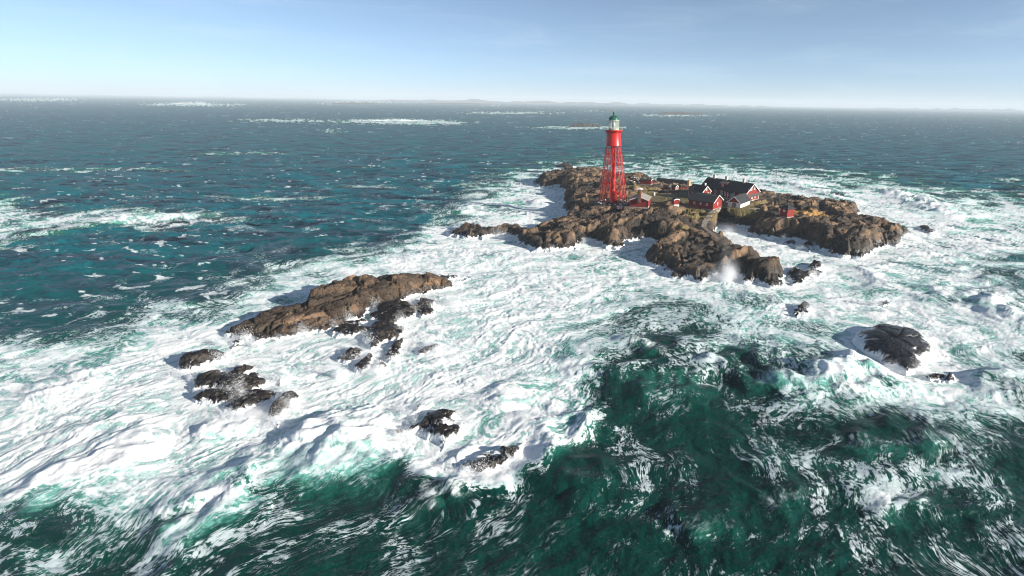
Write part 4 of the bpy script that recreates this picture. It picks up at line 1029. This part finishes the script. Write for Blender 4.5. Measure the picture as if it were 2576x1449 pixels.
mb = MB(); mb.lathe([(0.35, ZL + .3), (0.55, ZL + 1.0), (0.72, ZL + 1.7), (0.55, ZL + 2.4), (0.3, ZL + 2.8)], 20); mb.build('lens', mat_plain('lens_glass', (0.5, 0.54, 0.5), 0.12, 0.15, 6, (1, 1, 6), 0, 0.8), lh, True)
mb = MB(); mb.lathe([(1.98, ZL + 3.25), (2.02, ZL + 3.45), (1.85, ZL + 3.5)], 32); mb.build('lantern_cornice', M_FRAME, lh, True)
dome = [(1.86, ZL + 3.5)] + [(1.78 * math.cos(t), ZL + 3.5 + 1.5 * math.sin(t)) for t in np.linspace(0.05, 1.38, 9)]
mb = MB(); mb.lathe(dome, 32); dm = mb.build('dome', M_COPPER, lh, True)
for k in range(16):
    a = 2 * math.pi * k / 16; mb = MB()
    for (ra, za), (rb, zb) in zip(dome[1:-1], dome[2:]):
        mb.tube((ra * 1.01 * math.cos(a), ra * 1.01 * math.sin(a), za), (rb * 1.01 * math.cos(a), rb * 1.01 * math.sin(a), zb), 0.05, n=4)
    mb.build('dome_rib', M_COPPER, dm)
mb = MB(); mb.lathe([(0.34, ZL + 4.95), (0.22, ZL + 5.15), (0.22, ZL + 5.4), (0.38, ZL + 5.6), (0.42, ZL + 5.8), (0.3, ZL + 6.05), (0.05, ZL + 6.2)], 16); mb.build('finial', M_COPPER, lh, True)

# ---------------------------------------------------------------- small built things
def pole(name, label, cat, px, py, z, h, r, mat, extra=None):
    w = P(px, py, z); g = ground(w[0], w[1])
    o = empty(name, (w[0], w[1], g)); tag(o, label, cat)
    mb = MB(); mb.tube((0, 0, -0.4), (0, 0, h), r, r * 0.6, 8); mb.build('mast', mat, o)
    if extra: extra(o, h)
    return o
def knob(o, h):
    mb = MB(); mb.lathe([(0.02, h), (0.1, h + .06), (0.1, h + .14), (0.02, h + .2)], 8); mb.build('truck', M_WHITE, o)
    mb = MB(); mb.box(-.2, -.2, -.4, .2, .2, .25); mb.build('base', M_STONE, o)
pole('flagpole', 'bare white flagpole on the rocks beyond the keepers\' house', 'flagpole', 1949, 494, 6, 11.3, 0.10, M_WHITE, knob)
def lattice(o, h):
    for k in range(5):
        mb = MB(); z = h * (k + 1) / 5.2
        mb.tube((-.45, 0, z), (.45, 0, z), .03, n=5); mb.build('crossbar', M_STEEL, o)
    for s in (-1, 1):
        mb = MB(); mb.tube((s * .42, 0, h * .95), (s * 1.6, 0.3 * s, 0), .02, n=4); mb.build('guy_wire', M_STEEL, o)
pole('radio_mast', 'thin lattice radio mast above the harbour breakwater', 'mast', 1641, 449, 3.5, 11, 0.07, M_STEEL, lattice)
pole('beacon_pole', 'short twin pole beacon on the northern headland', 'beacon', 1457, 427, 5, 4.2, 0.09, M_OCHRE, lattice)
w = P(1646, 489.5, 5.7); o = MB()
o.lathe([(0.34, -.4), (0.34, 1.15), (0.30, 1.25), (0.05, 1.32)], 12); o = o.build('marker_stone', M_WHITE); o.location = (w[0], w[1], ground(w[0], w[1]))
tag(o, 'white painted marker stone alone on the grass', 'marker')

# concrete path as a strip with kerb edges, and its landing ramp
def strip(pts, wid, thick, name, mat):
    pts = np.array(pts); fine = []
    for i in range(len(pts) - 1):
        for t in np.linspace(0, 1, 9)[:-1]: fine.append(pts[i] * (1 - t) + pts[i + 1] * t)
    fine.append(pts[-1]); fine = np.array(fine)
    for _ in range(6): fine[1:-1] = 0.5 * fine[1:-1] + 0.25 * (fine[:-2] + fine[2:])
    mb = MB(); n = len(fine)
    for i in range(n):
        d = fine[min(i + 1, n - 1)] - fine[max(i - 1, 0)]; d /= np.hypot(d[0], d[1]); nx, ny = -d[1], d[0]
        x, y, _ = fine[i]; z = max(ground(x, y), ground(x + nx * wid / 2, y + ny * wid / 2), ground(x - nx * wid / 2, y - ny * wid / 2)) + 0.08
        fine[i, 2] = z
    for _ in range(4): fine[1:-1, 2] = 0.5 * fine[1:-1, 2] + 0.25 * (fine[:-2, 2] + fine[2:, 2])
    for i in range(n - 1):
        d = fine[i + 1] - fine[i]; d /= np.hypot(d[0], d[1]); nx, ny = -d[1] * wid / 2, d[0] * wid / 2
        a, b = fine[i], fine[i + 1]
        mb.slab([(a[0] - nx, a[1] - ny, a[2]), (b[0] - nx, b[1] - ny, b[2]), (b[0] + nx, b[1] + ny, b[2]), (a[0] + nx, a[1] + ny, a[2])], thick)
    o = mb.build(name, mat); tag(o, kind='structure'); return o
strip(PATH_W[:4], 1.7, 1.2, 'path', M_CONC)
strip(PATH_W[3:], 1.5, 1.2, 'ramp', mat_plain('brown_worn_concrete', (0.19, 0.15, 0.11), 0.9, 0.3, 0.8, None, 0.5))

# rain pool that mirrors the tower
pw = P(1566, 526, 5.5); mb = MB(); pts = []
for k in range(28):
    a = 2 * math.pi * k / 28; r_ = 1 + 0.22 * math.sin(3 * a + 1) + 0.12 * math.sin(5 * a)
    pts.append((pw[0] + 2.6 * r_ * math.cos(a), pw[1] + 3.2 * r_ * math.sin(a), 0))
zmax = max(ground(p[0], p[1]) for p in pts + [(pw[0], pw[1], 0)])
mb.poly([(p[0], p[1], zmax * .5 + 0.5 * ground(pw[0], pw[1]) + 0.12) for p in pts], [tuple(range(28))])
pm = NT('rain_pool_water'); pm.b.inputs['Base Color'].default_value = (0.06, 0.035, 0.03, 1); pm.b.inputs['Roughness'].default_value = 0.06
tag(mb.build('pool', pm.m), kind='structure')

# handrail walkway between tower and engine house
wa, wb = P(1558, 518, 5.8), P(1586, 521, 5.6)
o = empty('walkway_rail', (wa[0], wa[1], 0)); tag(o, 'grey steel handrail between lighthouse feet and engine house', 'handrail')
vx, vy = wb[0] - wa[0], wb[1] - wa[1]; zt = max(ground(wa[0], wa[1]), ground(wb[0], wb[1])) + 1.0
mb = MB(); mb.tube((0, 0, zt), (vx, vy, zt), 0.06, n=6); mb.build('rail', M_STEEL, o)
for k in range(4):
    t = (k + .02) / 3.04; g = ground(wa[0] + vx * t, wa[1] + vy * t)
    mb = MB(); mb.tube((vx * t, vy * t, g - .3), (vx * t, vy * t, zt), 0.05, n=6); mb.build('post', M_STEEL, o)

# harbour walls
def wall_thing(name, label, a, b, z0, z1, th, mat, endmat=None, cat='harbour wall'):
    o = empty(name, (a[0], a[1], 0), math.atan2(b[1] - a[1], b[0] - a[0])); tag(o, label, cat)
    L = math.hypot(b[0] - a[0], b[1] - a[1]); n = max(2, int(L / 2.2))
    for k in range(n):
        mb = MB(); j = 0.05 * math.sin(k * 1.7); mb.box(L * k / n + .02, j, z0, L * (k + 1) / n - .02, th + j, z1 + 0.06 * math.sin(k * 2.3)); mb.build('block', mat, o)
    if endmat:
        mb = MB(); mb.box(L, -0.3, z0, L + 1.0, th + 0.3, z1 + 0.5); mb.build('end_pier', endmat, o)
    return o
wall_thing('breakwater', 'dark harbour breakwater with an ochre end pier behind the sheds', P(1652, 448, 3), P(1730, 455, 3), -2, 3.0, 1.6, M_TAR, M_OCHRE)
wall_thing('quay_wall', 'low ochre quay wall inside the harbour breakwater', P(1711, 468, 1), P(1727, 462, 1), -2, 1.1, 1.2, M_OCHRE)
wall_thing('field_wall', 'thin low pale wall on the grass in front of the stone store', P(1884, 530, 5.2), P(1912, 530, 5.2), 3.5, ground(*P(1898, 530, 5.2)[:2]) + .35, .18, M_STONE, cat='wall')

# gulls resting on the turf
def gull_mesh():
    mb = MB(); prof = [(-.30, .012, .20), (-.2, .05, .19), (-.05, .095, .17), (.1, .09, .18), (.18, .06, .23), (.22, .05, .29), (.27, .045, .32), (.31, .02, .31)]
    n = 8; pts = []; fs = []
    for x, r_, z in prof: pts += [(x, r_ * math.cos(2 * math.pi * i / n), z + r_ * math.sin(2 * math.pi * i / n)) for i in range(n)]
    for k in range(len(prof) - 1): fs += [(k * n + i, k * n + (i + 1) % n, (k + 1) * n + (i + 1) % n, (k + 1) * n + i) for i in range(n)]
    mb.poly(pts, fs + [tuple(range(n)), tuple(len(pts) - 1 - i for i in range(n))])
    for s in (-1, 1):
        mb.poly([(.12, s * .085, .22), (-.05, s * .11, .24), (-.38, s * .03, .21), (-.05, s * .10, .15)], [(0, 1, 2, 3)])
        mb.tube((0.0, s * .04, -0.02), (0.0, s * .04, .12), .012, n=4)
    mb.tube((.30, 0, .31), (.37, 0, .295), .016, .003, 5)
    return mb
M_GULL = mat_plain('white_plumage', (0.86, 0.86, 0.85), 0.7, 0.06)
g0 = None; rr = random.Random(4)
for k in range(26):
    w = P(1582 + 46 * rr.random(), 449 + 7 * rr.random() + 0.06 * k, 5.6); z = ground(w[0], w[1])
    if g0 is None: o = g0 = gull_mesh().build('gull', M_GULL)
    else: o = g0.copy(); COL.objects.link(o)
    o.location = (w[0], w[1], z + .02); o.rotation_euler = (0, 0, rr.uniform(2.2, 4.2)); sc = rr.uniform(1.25, 1.6); o.scale = (sc, sc, sc)
    tag(o, 'white gull resting on the turf near the long low red shed', 'gull', 'gulls resting in a flock')

# ---------------------------------------------------------------- far skerries, coast and wind turbines
M_FAR = mat_rock('far_skerry_rock', tan=(0.11, 0.085, 0.065), brown=(0.05, 0.04, 0.03), grey=(0.08, 0.072, 0.065), wet=1.5, wash=0.12)
FAR = [((1428,318.5),(1512,318.5),6,'dark far skerry in a collar of surf beside the lantern'),((1655,288),(1768,288),10,'long dark far skerry right of the lantern in open water'),
 ((1508,278.5),(1546,278.5),7,'tiny far skerry straight beyond the lantern'),((835,262.3),(965,262.3),12,'low brown far skerry lined with surf'),((1090,262.5),(1225,262.5),13,'low brown skerry before the far coast'),
 ((1265,267.3),(1305,267.3),4,'small brown far reef before the coast'),((1330,272.5),(1368,272.5),3,'narrow far reef in a thin line of surf'),((640,258),(720,258),5,'faint far skerry near the misty horizon')]
for i, (a, b, hh, lab) in enumerate(FAR):
    pa, pb = P(*a), P(*b); c = (pa + pb) / 2; Lh = np.hypot(*(pb - pa)[:2]) / 2; n = 64
    yaw = math.atan2(pb[1] - pa[1], pb[0] - pa[0])
    X, Y = np.meshgrid(np.linspace(-1.1, 1.1, 96), np.linspace(-1.1, 1.1, 26))
    rad = np.hypot(X * (1 + .1 * pn(X * 2, Y, i)), Y)
    z = hh * np.sqrt(np.clip(1 - rad ** 2, 0, 1)) * (0.75 + 0.55 * fbm(X * 4 + i * 7, Y * 3, 4, 90 + i)) - 0.8 - 2.5 * np.clip(rad - 1, 0, 1)
    me = grid_mesh('far_skerry', X * Lh, Y * Lh * 0.55, z, {'tint': np.clip(.5 + fbm(X * 9, Y * 9, 2, 5), 0, 1), 'grass': np.zeros_like(X), 'ochre': np.zeros_like(X)}, smooth=False)
    o = link('far_skerry', me, M_FAR, None, (c[0], c[1], 0)); o.rotation_euler = (0, 0, yaw); tag(o, lab, 'rock island', 'far skerries')
def coast(x0, x1, dist, hmax, seed, depth=900):
    a = P(x0, 300); b = P(x1, 300); sa, sb = a[0] / a[1], b[0] / b[1]
    U_, V_ = np.meshgrid(np.linspace(0, 1, 420), np.linspace(0, 1, 22))
    Yc = dist + depth * V_; Xc = (sa + (sb - sa) * U_) * dist * (1 + .05 * V_)
    env = sstep(0, .12, U_) * sstep(1, .86, U_)
    z = hmax * env * np.clip(0.50 + 0.75 * fbm(U_ * 9, V_ * 2 + seed, 5, seed, .42), 0.02, 2) * np.sin(np.pi * np.clip(V_ * .92 + .04, 0, 1)) ** .6 - 2
    me = grid_mesh('coast_hills', Xc, Yc, z, {'tint': np.clip(.5 + fbm(U_ * 60, V_ * 9, 3, 4), 0, 1), 'grass': np.clip(.4 + .6 * fbm(U_ * 40, V_ * 6, 3, 6), 0, 1), 'ochre': np.zeros_like(U_)}, smooth=False)
    tag(link('coast_hills', me, M_FAR), kind='structure'); return sa, sb
coast(900, 1640, 7600, 46, 101); coast(1560, 1960, 8600, 36, 104); coast(2200, 2700, 8000, 40, 107); coast(-100, 950, 9800, 24, 109)
def turbine(px):
    q = P(px, 300); s = q[0] / q[1]; o = empty('wind_turbine', (s * 8000, 8000, 22), -math.atan(s)); tag(o, 'white wind turbine on the far coast', 'wind turbine', 'wind turbines on the far coast')
    mb = MB(); mb.tube((0, 0, -15), (0, 0, 62), 2.2, 1.3, 8); mb.build('tower', M_WHITE, o)
    mb = MB(); mb.box(-1.6, -4, 61, 1.6, 4, 65); mb.build('nacelle', M_WHITE, o)
    for k in range(3):
        a = 0.4 + px + k * 2.0944; mb = MB(); mb.tube((0, -4.5, 63), (32 * math.cos(a), -4.5, 63 + 32 * math.sin(a)), 1.3, .3, 6); mb.build('blade', M_WHITE, o)
for px in (1323, 1337, 1367, 1386): turbine(px)

# ---------------------------------------------------------------- spray thrown up where the seas break
def mat_spray():
    t = NT('white_spray'); t.n.remove(t.b)
    d = t.n.new('ShaderNodeBsdfDiffuse'); d.inputs[0].default_value = (0.95, 0.96, 0.97, 1)
    r = t.n.new('ShaderNodeBsdfTranslucent'); r.inputs[0].default_value = (0.95, 0.96, 0.97, 1)
    mx = t.n.new('ShaderNodeMixShader'); t.l.new(d.outputs[0], mx.inputs[1]); t.l.new(r.outputs[0], mx.inputs[2]); t.l.new(mx.outputs[0], t.out.inputs[0])
    return t.m
M_SPRAY = mat_spray()
def spray(px, py, z, w, d, h, n, lean=(-.2, 0), seed=0, rot=0.0, size=(.05, .15)):
    g = np.random.default_rng(seed); c = P(px, py, z)
    t = g.beta(1.3 if h > 6 else 1.0, 1.8, n); ang_ = g.uniform(0, 2 * np.pi, n); rad_ = np.sqrt(g.uniform(0, 1, n)) * (1 - 0.62 * t) 
    nj = 9; jx = g.normal(0, .55, nj); jy = g.normal(0, .55, nj); jh = g.uniform(.35, 1.0, nj) * np.exp(-.5 * (jx ** 2 + jy ** 2)); jl = g.normal(0, .25, (nj, 2)); j = g.integers(0, nj, n)
    spread = (0.16 + 0.30 * t) * (1 + .5 * g.random(n))
    u = w * (jx[j] + jl[j, 0] * t + spread * g.normal(0, 1, n) * .8); v = d * (jy[j] + jl[j, 1] * t + spread * g.normal(0, 1, n) * .8)
    x = c[0] + u * math.cos(rot) - v * math.sin(rot) + lean[0] * t * h; y = c[1] + u * math.sin(rot) + v * math.cos(rot) + lean[1] * t * h
    zz = z + t * h * 1.6 * jh[j] * (0.75 + .4 * g.random(n)) - 0.3
    s = g.uniform(size[0], size[1], n) * (1.25 - .7 * t)
    off = g.normal(0, 1, (n, 3, 3)); off /= np.linalg.norm(off, axis=2, keepdims=True)
    V = (np.stack([x, y, zz], -1)[:, None, :] + off * s[:, None, None]).reshape(-1, 3)
    F = np.arange(3 * n)
    me = bpy.data.meshes.new('spray'); me.vertices.add(len(V)); me.vertices.foreach_set('co', V.astype(np.float32).ravel())
    me.loops.add(F.size); me.loops.foreach_set('vertex_index', F.astype(np.int32)); me.polygons.add(n); me.polygons.foreach_set('loop_start', np.arange(0, F.size, 3, dtype=np.int32))
    me.update(calc_edges=True); tag(link('spray', me, M_SPRAY), kind='stuff')
SPRAY = [(1838,704,0,2.6,2.0,8.5,9000),(1815,700,0,5,2.5,2.5,4000),(1248,592,0,2.5,2,4.5,3500),(1275,600,0,3,2,2.5,2500),(1150,765,0,4,2.5,3,5000),(1085,775,0,2.5,2,2.2,3000),
 (2290,600,0,4,3,4,5000),(2115,660,0,5,3,2.5,4000),(2300,900,0,4,3,2.6,6000),(2285,850,0,5,2.2,2.4,5000),(635,1048,0,4,1.8,1.8,6000),(690,1040,0,2,1.4,1.6,3000),
 (1845,585,0,4,2,3.5,4000),(1040,652,0,4,3,3,3000),(1100,885,0,4,1.8,1.6,5000),(470,935,0,2.5,1.6,1.4,3000),(2010,462,1,7,4,3,3000),(2200,472,1,7,4,3,3000),
 (940,1065,0,3,1.8,1.8,4000),(1170,1075,0,3,1.6,1.5,3500),(480,262,0,60,25,14,2500),(990,304,0,50,14,5,1500),(2420,850,0,5,3,1.8,3000)]
for i, (x, y, z, w, d, hh, n) in enumerate(SPRAY):
    big_ = w > 20
    spray(x, y, z, w, d, hh, n if big_ else n * (5 if i == 0 else 4), seed=i + 3, size=(.5, 1.4) if big_ else (.025, .075))

# small bursts all along the exposed edges of the rocks
def burst_points():
    g = random.Random(12); out = []
    for poly, n in [(W_ISLAND, 34), (W_SKERRY, 14)] + [(q, 2) for q in W_SMALL]:
        for _ in range(n):
            i = g.randrange(len(poly)); t = g.random(); a, b = poly[i], poly[(i + 1) % len(poly)]
            x, y = a[0] + (b[0] - a[0]) * t, a[1] + (b[1] - a[1]) * t
            if y < 230: out.append((x, y, g.uniform(.7, 2.2), g.uniform(.5, 1.2), g.uniform(.8, 3.2), g.randrange(10 ** 6)))
    return out
V = []
for x, y, w, d, hh, sd in burst_points():
    g = np.random.default_rng(sd); n = int(1500 * w); t = g.beta(1, 2, n); nj = 5
    jx, jy, jh = g.normal(0, .5, nj), g.normal(0, .5, nj), g.uniform(.4, 1, nj); j = g.integers(0, nj, n); sp = .2 + .3 * t
    px_ = x + w * (jx[j] + sp * g.normal(0, 1, n)); py_ = y + d * (jy[j] + sp * g.normal(0, 1, n)); pz = t * hh * 1.5 * jh[j] - .1
    off = g.normal(0, 1, (n, 3, 3)); off /= np.linalg.norm(off, axis=2, keepdims=True)
    V.append((np.stack([px_, py_, pz], -1)[:, None, :] + off * g.uniform(.03, .085, n)[:, None, None]).reshape(-1, 3))
V = np.concatenate(V).astype(np.float32); n = len(V) // 3
me = bpy.data.meshes.new('spray'); me.vertices.add(len(V)); me.vertices.foreach_set('co', V.ravel()); me.loops.add(len(V)); me.loops.foreach_set('vertex_index', np.arange(len(V), dtype=np.int32))
me.polygons.add(n); me.polygons.foreach_set('loop_start', np.arange(0, len(V), 3, dtype=np.int32)); me.update(calc_edges=True)
tag(link('spray', me, M_SPRAY), kind='stuff')

# ---------------------------------------------------------------- air
def haze_box():
    x0, x1, y0, y1, z0, z1 = -32000, 25000, -400, 17600, -7, 150
    v = [(x, y, z) for z in (z0, z1) for y in (y0, y1) for x in (x0, x1)]
    f = [(0, 2, 3, 1), (4, 5, 7, 6), (0, 1, 5, 4), (2, 6, 7, 3), (0, 4, 6, 2), (1, 3, 7, 5)]
    me = bpy.data.meshes.new('haze'); me.from_pydata(v, [], f)
    mt = bpy.data.materials.new('sea_haze'); mt.use_nodes = True
    nt = mt.node_tree; nt.nodes.remove(nt.nodes['Principled BSDF'])
    pv = nt.nodes.new('ShaderNodeVolumePrincipled')
    pv.inputs['Color'].default_value = (0.82, 0.90, 0.97, 1)
    pv.inputs['Density'].default_value = 0.00015
    pv.inputs['Anisotropy'].default_value = 0.0
    nt.links.new(pv.outputs[0], nt.nodes['Material Output'].inputs['Volume'])
    o = link('haze', me, mt); tag(o, kind='stuff')
haze_box()
